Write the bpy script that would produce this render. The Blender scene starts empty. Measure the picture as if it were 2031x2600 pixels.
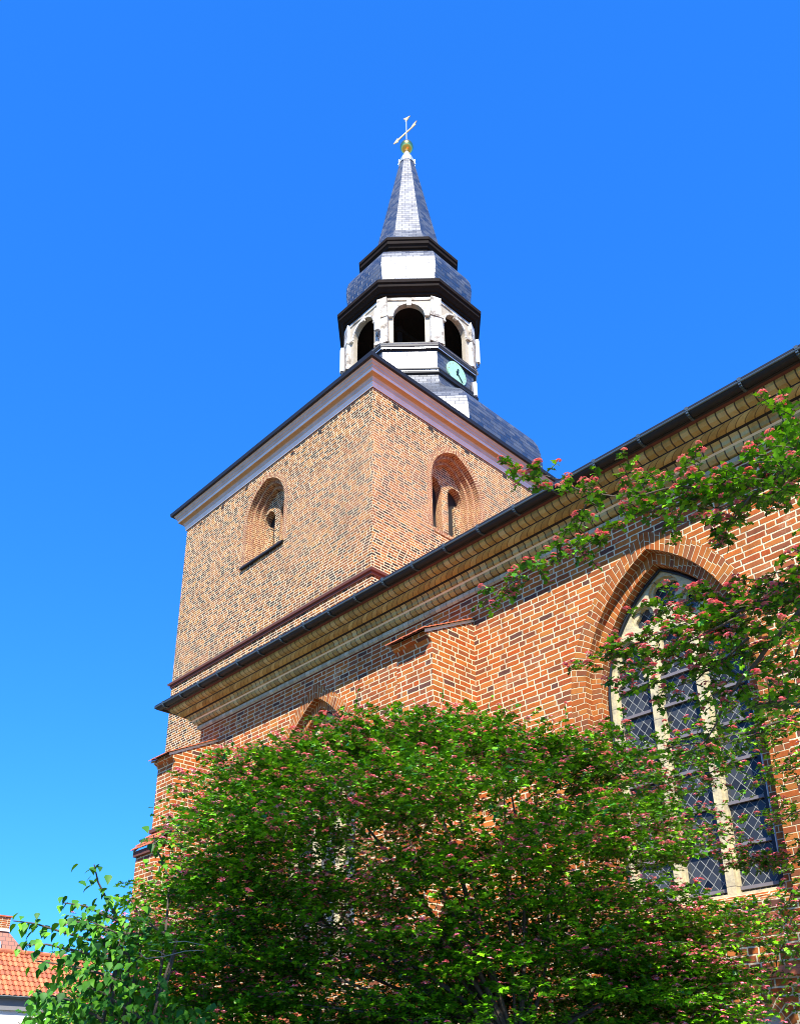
import bpy, bmesh, math, random
import numpy as np
from mathutils import Vector, Matrix
from mathutils.geometry import tessellate_polygon
R = math.radians
scene = bpy.context.scene
COL = scene.collection
random.seed(7)
rng = np.random.default_rng(11)

# ------------------------------------------------------------------ camera
cam_d = bpy.data.cameras.new('camera')
cam = bpy.data.objects.new('camera', cam_d)
COL.objects.link(cam)
scene.camera = cam
YAW, PITCH, ROLL = -0.8052, 0.4047, -0.0078
fw = Vector((math.sin(YAW)*math.cos(PITCH), math.cos(YAW)*math.cos(PITCH), math.sin(PITCH)))
rt = Vector((math.cos(YAW), -math.sin(YAW), 0))
up = rt.cross(fw)
rt, up = rt*math.cos(ROLL)+up*math.sin(ROLL), -rt*math.sin(ROLL)+up*math.cos(ROLL)
cam.matrix_world = Matrix(((rt.x, up.x, -fw.x, 0), (rt.y, up.y, -fw.y, 0), (rt.z, up.z, -fw.z, 1.6), (0, 0, 0, 1)))
cam_d.sensor_fit = 'VERTICAL'
cam_d.sensor_height = 36.0
cam_d.lens = 2317.06/2600*36.0
cam_d.shift_y = 487.8/2600
cam_d.clip_start = 0.05
cam_d.clip_end = 2000

# ------------------------------------------------------------------ light
SUN_EL, SUN_AZ = R(45), R(44)          # azimuth measured from the south (-Y) towards the east (+X)
EXPO = 1.05
sdir = Vector((math.sin(SUN_AZ)*math.cos(SUN_EL), -math.cos(SUN_AZ)*math.cos(SUN_EL), math.sin(SUN_EL)))
sun_d = bpy.data.lights.new('sun', 'SUN')
sun_d.energy = 5.0
sun_d.angle = R(0.53)
sun_d.color = (1.0, 0.955, 0.87)
sun = bpy.data.objects.new('sun', sun_d)
COL.objects.link(sun)
sun.rotation_euler = sdir.to_track_quat('Z', 'Y').to_euler()
world = bpy.data.worlds.new('World')
scene.world = world
world.use_nodes = True
wn = world.node_tree
wn.nodes.clear()
sky = wn.nodes.new('ShaderNodeTexSky')
sky.sky_type = 'NISHITA'
sky.sun_disc = False
sky.sun_elevation = SUN_EL
sky.sun_rotation = math.atan2(sdir.x, sdir.y)
sky.air_density = 1.0
sky.dust_density = 0.2
sky.ozone_density = 3.0
hsv = wn.nodes.new('ShaderNodeHueSaturation')
hsv.inputs['Saturation'].default_value = 1.3
hsv.inputs['Value'].default_value = 1.0
tint = wn.nodes.new('ShaderNodeMix')
tint.data_type = 'RGBA'
tint.blend_type = 'MULTIPLY'
tint.inputs[0].default_value = 1.0
tint.inputs[7].default_value = (0.34, 1.07, 2.3, 1)
gam = wn.nodes.new('ShaderNodeGamma')
gam.inputs['Gamma'].default_value = 0.65
bg = wn.nodes.new('ShaderNodeBackground')
bg.inputs['Strength'].default_value = 0.128
wo = wn.nodes.new('ShaderNodeOutputWorld')
wn.links.new(sky.outputs[0], hsv.inputs['Color'])
wn.links.new(hsv.outputs[0], gam.inputs[0])
wn.links.new(gam.outputs[0], tint.inputs[6])
wn.links.new(tint.outputs[2], bg.inputs['Color'])
wn.links.new(bg.outputs[0], wo.inputs['Surface'])
scene.view_settings.view_transform = 'Standard'
scene.view_settings.look = 'None'
scene.view_settings.gamma = 1.0
scene.view_settings.exposure = EXPO
scene.cycles.filter_width = 1.0

# ------------------------------------------------------------------ node helper
class NT:
    def __init__(s, name):
        s.m = bpy.data.materials.new(name)
        s.m.use_nodes = True
        s.t = s.m.node_tree
        s.b = s.t.nodes['Principled BSDF']
        s.out = s.t.nodes['Material Output']
    def n(s, typ, **kw):
        nd = s.t.nodes.new(typ)
        for k, v in kw.items():
            setattr(nd, k, v)
        return nd
    def l(s, a, b):
        s.t.links.new(a, b)
    def math(s, op, a, b=None, c=None):
        nd = s.n('ShaderNodeMath', operation=op)
        for i, x in enumerate((a, b, c)):
            if x is None:
                continue
            if isinstance(x, (int, float)):
                nd.inputs[i].default_value = x
            else:
                s.l(x, nd.inputs[i])
        return nd.outputs[0]
    def mix(s, f, a, b, blend='MIX'):
        nd = s.n('ShaderNodeMix', data_type='RGBA', blend_type=blend)
        for i, x in ((0, f), (6, a), (7, b)):
            if isinstance(x, (int, float)):
                nd.inputs[i].default_value = x
            elif isinstance(x, tuple):
                nd.inputs[i].default_value = (*x[:3], 1)
            else:
                s.l(x, nd.inputs[i])
        return nd.outputs[2]
    def ramp(s, f, stops, interp='LINEAR'):
        nd = s.n('ShaderNodeValToRGB')
        cr = nd.color_ramp
        cr.interpolation = interp
        while len(cr.elements) < len(stops):
            cr.elements.new(0.5)
        for e, (p, c) in zip(cr.elements, stops):
            e.position = p
            e.color = (*c, 1) if len(c) == 3 else c
        s.l(f, nd.inputs[0])
        return nd.outputs[0]
    def noise(s, scale, detail=3, vec=None, rough=0.55):
        nd = s.n('ShaderNodeTexNoise')
        nd.inputs['Scale'].default_value = scale
        nd.inputs['Detail'].default_value = detail
        nd.inputs['Roughness'].default_value = rough
        if vec is None:
            vec = s.n('ShaderNodeTexCoord').outputs['Object']
        s.l(vec, nd.inputs['Vector'])
        return nd.outputs['Fac']
    def bump(s, h, strength=0.5, dist=0.01):
        nd = s.n('ShaderNodeBump')
        nd.inputs['Strength'].default_value = strength
        nd.inputs['Distance'].default_value = dist
        s.l(h, nd.inputs['Height'])
        s.l(nd.outputs[0], s.b.inputs['Normal'])
        return nd
    def base(s, c):
        if isinstance(c, tuple):
            s.b.inputs['Base Color'].default_value = (*c, 1)
        else:
            s.l(c, s.b.inputs['Base Color'])
    def set(s, **kw):
        for k, v in kw.items():
            s.b.inputs[k.replace('_', ' ')].default_value = v

def brick_mat(name, palette, mortar, h=0.098, L=0.285, H=0.145, joint=0.02, dirt=0.35, wob=0.006, bump=0.7, mottle=0.45):
    """old brickwork in monk bond (two stretchers, one header), driven by a UV map in metres"""
    N = NT(name)
    uv = N.n('ShaderNodeUVMap')
    uv.uv_map = 'UVMap'
    sx = N.n('ShaderNodeSeparateXYZ')
    # wobble the joints a little
    nz = N.n('ShaderNodeTexNoise')
    nz.inputs['Scale'].default_value = 9.0
    nz.inputs['Detail'].default_value = 3
    N.l(uv.outputs[0], nz.inputs['Vector'])
    vm = N.n('ShaderNodeVectorMath', operation='SUBTRACT')
    N.l(nz.outputs['Color'], vm.inputs[0])
    vm.inputs[1].default_value = (0.5, 0.5, 0.5)
    vs = N.n('ShaderNodeVectorMath', operation='SCALE')
    N.l(vm.outputs[0], vs.inputs[0])
    vs.inputs['Scale'].default_value = wob*4
    va = N.n('ShaderNodeVectorMath', operation='ADD')
    N.l(uv.outputs[0], va.inputs[0])
    N.l(vs.outputs[0], va.inputs[1])
    N.l(va.outputs[0], sx.inputs[0])
    u, v = sx.outputs[0], sx.outputs[1]
    P = 2*L+H
    rowf = N.math('DIVIDE', v, h)
    row = N.math('FLOOR', rowf)
    fv = N.math('SUBTRACT', rowf, row)
    wr = N.n('ShaderNodeTexWhiteNoise', noise_dimensions='1D')
    N.l(row, wr.inputs['W'])
    sh = N.math('MULTIPLY_ADD', wr.outputs['Value'], 0.42, N.math('MULTIPLY', row, 0.5))
    t = N.math('ADD', N.math('DIVIDE', u, P), sh)
    cell = N.math('FLOOR', t)
    q = N.math('MULTIPLY', N.math('SUBTRACT', t, cell), P)
    g1 = N.math('GREATER_THAN', q, L)
    g2 = N.math('GREATER_THAN', q, 2*L)
    idx = N.math('ADD', g1, g2)
    local = N.math('SUBTRACT', q, N.math('MULTIPLY', idx, L))
    ln = N.math('MULTIPLY_ADD', g2, H-L, L)
    eu = N.math('MINIMUM', local, N.math('SUBTRACT', ln, local))
    ev = N.math('MULTIPLY', N.math('MINIMUM', fv, N.math('SUBTRACT', 1.0, fv)), h)
    e = N.math('MINIMUM', eu, ev)
    wn2 = N.n('ShaderNodeTexWhiteNoise', noise_dimensions='2D')
    cmb = N.n('ShaderNodeCombineXYZ')
    N.l(N.math('MULTIPLY_ADD', cell, 3.0, idx), cmb.inputs[0])
    N.l(row, cmb.inputs[1])
    N.l(cmb.outputs[0], wn2.inputs['Vector'])
    mr = N.n('ShaderNodeMapRange', interpolation_type='SMOOTHSTEP')
    N.l(e, mr.inputs['Value'])
    mr.inputs['From Min'].default_value = joint/2-0.0035
    mr.inputs['From Max'].default_value = joint/2+0.0035
    mask = mr.outputs[0]
    k = len(palette)
    bc = N.ramp(wn2.outputs['Value'], [(i/k, c) for i, c in enumerate(palette)], 'CONSTANT')
    fine = N.noise(70, 5, va.outputs[0], 0.7)
    bc = N.mix(N.math('MULTIPLY', fine, 0.75), bc, N.mix(1.0, bc, (0.42, 0.38, 0.38), 'MULTIPLY'))
    big = N.noise(1.1, 4)
    sep = N.n('ShaderNodeSeparateColor')
    N.l(wn2.outputs['Color'], sep.inputs[0])
    bc = N.mix(0.35, bc, N.ramp(sep.outputs[1], [(0, (0.35, 0.35, 0.35)), (1, (1, 1, 1))]), 'MULTIPLY')
    mo = N.mix(N.noise(28, 4), mortar, tuple(x*0.72 for x in mortar))
    c = N.mix(mask, mo, bc)
    mt = N.noise(4.5, 5, rough=0.75)
    c = N.mix(N.math('MULTIPLY', N.ramp(mt, [(0.50, (0, 0, 0)), (0.62, (1, 1, 1))]), mottle), c, N.mix(1.0, c, (0.62, 0.56, 0.52), 'MULTIPLY'))
    smear = N.noise(1.7, 6, rough=0.8)
    c = N.mix(N.math('MULTIPLY', N.ramp(smear, [(0.60, (0, 0, 0)), (0.72, (1, 1, 1))]), 0.28), c, mortar)
    stv = N.n('ShaderNodeCombineXYZ')
    N.l(N.math('MULTIPLY', sx.outputs[0], 2.2), stv.inputs[0])
    N.l(N.math('MULTIPLY', sx.outputs[1], 0.18), stv.inputs[1])
    st = N.noise(1.3, 5, stv.outputs[0], 0.7)
    c = N.mix(N.math('MULTIPLY', N.ramp(st, [(0.54, (0, 0, 0)), (0.70, (1, 1, 1))]), 0.5), c, N.mix(1.0, c, (0.55, 0.50, 0.48), 'MULTIPLY'))
    grime = N.math('MULTIPLY', N.ramp(big, [(0.45, (0, 0, 0)), (0.75, (1, 1, 1))]), dirt)
    c = N.mix(grime, c, N.mix(1.0, c, (0.55, 0.5, 0.47), 'MULTIPLY'))
    N.base(c)
    N.set(Roughness=0.9)
    N.b.inputs['Specular IOR Level'].default_value = 0.2
    hgt = N.math('MULTIPLY_ADD', fine, 0.45, N.math('MULTIPLY', mask, N.math('MULTIPLY_ADD', wn2.outputs['Value'], 0.5, 0.8)))
    N.bump(hgt, bump, 0.012)
    return N.m

def plain(name, c, rough=0.7, metal=0.0, var=0.25, scale=6, bump=0.0, spec=0.4, bscale=None):
    N = NT(name)
    f = N.noise(scale, 5)
    N.base(N.mix(f, tuple(x*(1+var) for x in c), tuple(x*(1-var) for x in c)))
    N.set(Roughness=rough, Metallic=metal)
    N.b.inputs['Specular IOR Level'].default_value = spec
    if bump:
        N.bump(N.noise(bscale or scale*5, 5), bump, 0.01)
    return N.m

PAL_AISLE = [(0.56, 0.135, 0.025), (0.46, 0.105, 0.028), (0.62, 0.18, 0.03), (0.42, 0.12, 0.04), (0.60, 0.115, 0.018), (0.50, 0.15, 0.04), (0.32, 0.10, 0.04), (0.62, 0.16, 0.03), (0.54, 0.125, 0.025), (0.66, 0.23, 0.045), (0.38, 0.13, 0.055), (0.58, 0.145, 0.025), (0.50, 0.115, 0.03), (0.60, 0.19, 0.04), (0.48, 0.13, 0.03), (0.64, 0.17, 0.03), (0.44, 0.12, 0.035), (0.56, 0.15, 0.03), (0.17, 0.07, 0.045)]
PAL_TOWER = [(0.44, 0.15, 0.03), (0.18, 0.06, 0.022), (0.52, 0.20, 0.04), (0.28, 0.09, 0.025), (0.09, 0.04, 0.02), (0.46, 0.16, 0.03), (0.14, 0.05, 0.022), (0.03, 0.025, 0.02), (0.38, 0.12, 0.025), (0.52, 0.23, 0.05), (0.06, 0.03, 0.02), (0.34, 0.11, 0.03)]
M = {}
M['brick'] = brick_mat('aisle_brick', PAL_AISLE, (0.80, 0.66, 0.40), joint=0.021)
M['brick_tower'] = brick_mat('tower_brick', PAL_TOWER, (0.86, 0.72, 0.45), h=0.102, joint=0.027, dirt=0.3, wob=0.004, mottle=0.75)
M['brick_ring'] = brick_mat('arch_brick', [(0.52, 0.15, 0.03), (0.42, 0.11, 0.03), (0.58, 0.20, 0.04), (0.34, 0.11, 0.04), (0.50, 0.13, 0.025), (0.40, 0.14, 0.045)], (0.76, 0.60, 0.34), h=0.088, L=0.27, H=0.135, joint=0.012, wob=0.002)
M['brick_ring_tower'] = brick_mat('tower_arch_brick', [(0.42, 0.16, 0.07), (0.34, 0.11, 0.06), (0.48, 0.22, 0.09), (0.26, 0.1, 0.06)], (0.82, 0.62, 0.34), h=0.088, L=0.25, H=0.125, joint=0.02, wob=0.002)
M['yellow_brick'] = brick_mat('yellow_cornice_brick', [(0.68, 0.52, 0.20), (0.60, 0.43, 0.15), (0.74, 0.60, 0.28), (0.56, 0.42, 0.17), (0.66, 0.48, 0.18)], (0.10, 0.075, 0.05), h=0.2, L=0.145, H=0.145, joint=0.018, wob=0.002, bump=0.9)
M['ochre_brick'] = brick_mat('ochre_cornice_brick', [(0.70, 0.44, 0.12), (0.64, 0.38, 0.10), (0.76, 0.50, 0.16), (0.60, 0.36, 0.10)], (0.26, 0.15, 0.05), h=0.6, L=0.145, H=0.145, joint=0.014, wob=0.002, bump=0.9)
M['band'] = brick_mat('pale_band_brick', [(0.66, 0.62, 0.42), (0.58, 0.54, 0.38), (0.72, 0.68, 0.48)], (0.25, 0.2, 0.14), h=0.12, L=0.145, H=0.145, joint=0.008, wob=0.002)
def sandstone():
    N = NT('sandstone')
    uv = N.n('ShaderNodeTexCoord').outputs['Object']
    s = N.n('ShaderNodeSeparateXYZ')
    N.l(uv, s.inputs[0])
    f = N.noise(6, 6, rough=0.7)
    c = N.ramp(f, [(0.3, (0.60, 0.50, 0.27)), (0.5, (0.50, 0.42, 0.24)), (0.62, (0.36, 0.31, 0.20)), (0.75, (0.20, 0.18, 0.14))])
    j = N.math('FRACT', N.math('DIVIDE', s.outputs[2], 0.37))
    m = N.math('LESS_THAN', j, 0.03)
    N.base(N.mix(m, c, (0.16, 0.13, 0.09)))
    N.set(Roughness=0.9)
    N.bump(N.noise(30, 5), 0.6, 0.012)
    return N.m
M['stone'] = sandstone()
M['wood_grey'] = plain('weathered_bare_wood', (0.42, 0.36, 0.27), 0.75, var=0.3, scale=5, bump=0.5)
def worn():
    N = NT('weathered_white_paint')
    f = N.noise(2.6, 6, rough=0.7)
    c = N.ramp(f, [(0.0, (0.72, 0.70, 0.64)), (0.48, (0.62, 0.58, 0.50)), (0.56, (0.34, 0.29, 0.23)), (0.66, (0.12, 0.10, 0.08))])
    N.base(c)
    N.set(Roughness=0.65)
    N.bump(N.noise(20, 5), 0.5, 0.01)
    return N.m
M['wood_white'] = worn()
M['dark_wood'] = plain('dark_timber', (0.016, 0.011, 0.009), 0.8, spec=0.1, var=0.4, scale=3, bump=0.3)
M['gutter'] = plain('aged_zinc', (0.085, 0.115, 0.125), 0.42, metal=0.5, var=0.3, scale=5)
M['black_metal'] = plain('black_sheet_metal', (0.016, 0.017, 0.02), 0.5, metal=0.0, var=0.3, spec=0.25)  # real black metal; also the shade painted on the nave gutter's underside
M['zinc_light'] = plain('bright_zinc', (0.62, 0.66, 0.70), 0.35, metal=0.6, var=0.1)
M['lead'] = plain('grey_saddle_iron', (0.16, 0.14, 0.14), 0.55, var=0.25)
M['frame_dark'] = plain('dark_blue_iron', (0.016, 0.02, 0.026), 0.5, metal=0.0, var=0.3, spec=0.2)
M['pipe_grey'] = plain('grey_cable_duct', (0.34, 0.38, 0.36), 0.4, metal=0.3, var=0.15)
M['plaster'] = plain('painted_cornice', (0.46, 0.41, 0.37), 0.75, var=0.25, scale=2.2, bump=0.3)
M['plaster_white'] = plain('white_cornice_moulding', (0.70, 0.64, 0.58), 0.7, var=0.2, scale=2.2, bump=0.3)
M['plaster_ochre'] = plain('ochre_cornice_cove', (0.40, 0.25, 0.11), 0.8, var=0.12, scale=3)
M['terracotta'] = plain('terracotta_tile', (0.52, 0.14, 0.055), 0.75, var=0.3, scale=7, bump=0.4)
M['mortar'] = plain('lime_mortar', (0.78, 0.72, 0.58), 0.9, var=0.15, scale=12, bump=0.5)
M['bark'] = plain('grey_brown_bark', (0.10, 0.078, 0.055), 0.9, var=0.35, scale=14, bump=0.8)
M['twig'] = plain('pale_dead_twig', (0.30, 0.26, 0.20), 0.8, var=0.2, scale=14)
M['recess_shade'] = plain('painted_recess_shade', (0.02, 0.017, 0.015), 0.9, var=0.3)  # near-black paint standing in for shade in holes, gaps and openings
M['dark_brick'] = plain('dark_red_brick', (0.12, 0.04, 0.03), 0.9, var=0.4, scale=20, bump=0.5)  # dark red-brown brick for undersides, drip bands and string course
M['white_wall'] = plain('white_render', (0.82, 0.81, 0.78), 0.85, var=0.04, scale=3, bump=0.2)
M['grey_render'] = plain('grey_eave_render', (0.24, 0.24, 0.24), 0.85, var=0.1)
M['white_plastic'] = plain('white_antenna_housing', (0.74, 0.78, 0.80), 0.4, var=0.04)
M['copper_green'] = plain('verdigris_copper', (0.30, 0.55, 0.38), 0.6, var=0.25, scale=5)
M['hand_black'] = plain('black_clock_hands', (0.015, 0.03, 0.03), 0.4)

def pale_gold():
    N = NT('pale_gilding')
    N.base((0.85, 0.62, 0.30))
    N.set(Roughness=0.5, Metallic=0.15)
    return N.m
M['pale_gold'] = pale_gold()
def gold():
    N = NT('gilded_metal')
    N.base((0.95, 0.62, 0.16))
    N.set(Roughness=0.22, Metallic=1.0)
    N.bump(N.noise(9, 3), 0.15, 0.02)
    return N.m
M['gold'] = gold()

def slate(name, c, rough):
    N = NT(name)
    uv = N.n('ShaderNodeUVMap')
    uv.uv_map = 'UVMap'
    br = N.n('ShaderNodeTexBrick')
    br.offset = 0.5
    br.inputs['Scale'].default_value = 1.0
    br.inputs['Brick Width'].default_value = 0.34
    br.inputs['Row Height'].default_value = 0.19
    br.inputs['Mortar Size'].default_value = 0.006
    br.inputs['Mortar Smooth'].default_value = 0.4
    br.inputs['Color1'].default_value = (0, 0, 0, 1)
    br.inputs['Color2'].default_value = (1, 1, 1, 1)
    br.inputs['Mortar'].default_value = (0.5, 0.5, 0.5, 1)
    N.l(uv.outputs[0], br.inputs['Vector'])
    col = N.ramp(br.outputs['Color'], [(0, tuple(x*0.55 for x in c)), (0.5, c), (1, tuple(x*1.7 for x in c))])
    col = N.mix(br.outputs['Fac'], col, (0.002, 0.002, 0.003))
    N.l(N.math('MULTIPLY_ADD', br.outputs['Fac'], -0.9, 1.0), N.b.inputs['Specular IOR Level'])
    N.base(col)
    sep = N.n('ShaderNodeSeparateXYZ')
    N.l(uv.outputs[0], sep.inputs[0])
    fr = N.math('FRACT', N.math('DIVIDE', sep.outputs[1], 0.19))
    rl = N.math('LESS_THAN', N.math('ADD', fr, N.math('MULTIPLY', N.noise(6, 3), 0.12)), 0.22)
    col = N.mix(N.math('MULTIPLY', rl, 0.8), col, (0.003, 0.003, 0.004))
    N.base(col)
    h = N.math('ADD', N.math('MULTIPLY', N.math('SUBTRACT', 1.0, fr), 0.9), N.math('MULTIPLY', br.outputs['Color'], 0.25))
    h = N.math('SUBTRACT', h, N.math('MULTIPLY', br.outputs['Fac'], 0.5))
    N.bump(h, 0.75, 0.02)
    N.l(N.math('ADD', N.math('MULTIPLY', br.outputs['Color'], 0.22), N.math('MULTIPLY_ADD', N.noise(3.5, 3), 0.25, rough-0.2)), N.b.inputs['Roughness'])
    N.b.inputs['IOR'].default_value = 1.75
    return N.m
M['slate'] = slate('blue_black_slate', (0.016, 0.022, 0.032), 0.46)

def leaded_glass():
    N = NT('leaded_glass')
    uv = N.n('ShaderNodeUVMap')
    uv.uv_map = 'UVMap'
    s = N.n('ShaderNodeSeparateXYZ')
    N.l(uv.outputs[0], s.inputs[0])
    u, v = s.outputs[0], s.outputs[1]
    pu, pv = 0.150, 0.185
    masks = []
    cells = []
    for sg in (1, -1):
        a = N.math('ADD', N.math('DIVIDE', u, pu), N.math('DIVIDE', v, pv*sg))
        fl = N.math('FLOOR', a)
        fr = N.math('SUBTRACT', a, fl)
        cells.append(fl)
        masks.append(N.math('MINIMUM', fr, N.math('SUBTRACT', 1.0, fr)))
    e = N.math('MINIMUM', masks[0], masks[1])
    mr = N.n('ShaderNodeMapRange', interpolation_type='SMOOTHSTEP')
    N.l(e, mr.inputs['Value'])
    mr.inputs['From Min'].default_value = 0.026
    mr.inputs['From Max'].default_value = 0.05
    cm = N.n('ShaderNodeCombineXYZ')
    N.l(cells[0], cm.inputs[0])
    N.l(cells[1], cm.inputs[1])
    w = N.n('ShaderNodeTexWhiteNoise', noise_dimensions='2D')
    N.l(cm.outputs[0], w.inputs['Vector'])
    g = N.ramp(w.outputs['Value'], [(0, (0.016, 0.018, 0.022)), (0.5, (0.03, 0.034, 0.04)), (0.85, (0.055, 0.06, 0.065)), (1, (0.004, 0.005, 0.008))])
    N.base(N.mix(mr.outputs[0], (0.24, 0.24, 0.21), g))
    rr = N.math('MULTIPLY_ADD', mr.outputs[0], -0.45, 0.6)
    N.l(rr, N.b.inputs['Roughness'])
    N.b.inputs['Specular IOR Level'].default_value = 0.22
    hh = N.math('ADD', N.math('MULTIPLY', N.math('SUBTRACT', 1.0, mr.outputs[0]), 1.0), N.math('MULTIPLY', w.outputs['Value'], 0.15))
    hh = N.math('ADD', hh, N.math('MULTIPLY', N.noise(3, 2), 0.6))
    N.bump(hh, 0.5, 0.008)
    return N.m
M['glass'] = leaded_glass()

def window_glass():
    N = NT('dark_window_glass')
    N.base((0.02, 0.03, 0.045))
    N.set(Roughness=0.08)
    return N.m
M['pane'] = window_glass()

def leaf_mat(name, c1, c2, c3, trans=0.35, rough=0.42, spec=0.4):
    N = NT(name)
    geo = N.n('ShaderNodeNewGeometry')
    col = N.ramp(geo.outputs['Random Per Island'], [(0, c1), (0.55, c2), (1, c3)])
    N.base(col)
    N.set(Roughness=rough)
    N.b.inputs['Specular IOR Level'].default_value = spec
    tr = N.n('ShaderNodeBsdfTranslucent')
    N.l(N.mix(1.0, col, (1.5, 1.35, 0.6), 'MULTIPLY'), tr.inputs['Color'])
    ms = N.n('ShaderNodeMixShader')
    ms.inputs[0].default_value = trans
    N.l(N.b.outputs[0], ms.inputs[1])
    N.l(tr.outputs[0], ms.inputs[2])
    N.l(ms.outputs[0], N.out.inputs['Surface'])
    return N.m
M['leaf'] = leaf_mat('hawthorn_leaf', (0.018, 0.08, 0.002), (0.060, 0.24, 0.003), (0.24, 0.58, 0.010), trans=0.14, rough=0.36)
M['leaf_broad'] = leaf_mat('broad_leaf', (0.025, 0.10, 0.012), (0.06, 0.22, 0.02), (0.16, 0.42, 0.012), trans=0.2, rough=0.5, spec=0.2)
M['leaf_vine'] = leaf_mat('creeper_leaf', (0.07, 0.10, 0.03), (0.12, 0.16, 0.05), (0.16, 0.08, 0.05))
M['blossom'] = leaf_mat('pink_blossom', (0.80, 0.10, 0.22), (0.90, 0.22, 0.36), (0.96, 0.46, 0.56), trans=0.2, rough=0.6)

def pantile():
    N = NT('orange_pantile')
    uv = N.n('ShaderNodeUVMap')
    uv.uv_map = 'UVMap'
    s = N.n('ShaderNodeSeparateXYZ')
    N.l(uv.outputs[0], s.inputs[0])
    w = N.n('ShaderNodeTexWhiteNoise', noise_dimensions='2D')
    cm = N.n('ShaderNodeCombineXYZ')
    N.l(N.math('FLOOR', N.math('DIVIDE', s.outputs[0], 0.22)), cm.inputs[0])
    N.l(N.math('FLOOR', N.math('DIVIDE', s.outputs[1], 0.3)), cm.inputs[1])
    N.l(cm.outputs[0], w.inputs['Vector'])
    N.base(N.ramp(w.outputs['Value'], [(0, (0.36, 0.10, 0.045)), (0.5, (0.50, 0.15, 0.055)), (1, (0.58, 0.20, 0.08))]))
    N.set(Roughness=0.7)
    return N.m
M['pantile'] = pantile()

def plain_tile():
    N = NT('plain_tile')
    uv = N.n('ShaderNodeUVMap')
    uv.uv_map = 'UVMap'
    br = N.n('ShaderNodeTexBrick')
    br.inputs['Scale'].default_value = 1.0
    br.inputs['Brick Width'].default_value = 0.3
    br.inputs['Row Height'].default_value = 0.22
    br.inputs['Mortar Size'].default_value = 0.018
    br.inputs['Color1'].default_value = (0.52, 0.17, 0.08, 1)
    br.inputs['Color2'].default_value = (0.40, 0.14, 0.08, 1)
    br.inputs['Mortar'].default_value = (0.16, 0.06, 0.04, 1)
    N.l(uv.outputs[0], br.inputs['Vector'])
    N.base(N.mix(N.math('MULTIPLY', N.noise(0.6, 3), 0.6), br.outputs['Color'], (0.34, 0.25, 0.21)))
    N.set(Roughness=0.85)
    N.bump(br.outputs['Fac'], -0.5, 0.02)
    return N.m
M['plain_tile'] = plain_tile()

def ground_mat():
    N = NT('courtyard_gravel')
    f = N.noise(0.5, 4)
    g = N.noise(40, 4)
    c = N.mix(f, (0.20, 0.19, 0.13), (0.11, 0.13, 0.06))
    N.base(N.mix(g, c, (0.10, 0.10, 0.07)))
    N.set(Roughness=0.95)
    N.bump(g, 0.5, 0.01)
    return N.m
M['ground'] = ground_mat()

# ------------------------------------------------------------------ object helpers
def tag(o, label=None, cat=None, group=None, kind=None):
    if label: o['label'] = label
    if cat: o['category'] = cat
    if group: o['group'] = group
    if kind: o['kind'] = kind
    return o
def empty(name, loc=(0, 0, 0)):
    o = bpy.data.objects.new(name, None)
    COL.objects.link(o)
    o.location = loc
    o.empty_display_size = 0.3
    return o

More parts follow.
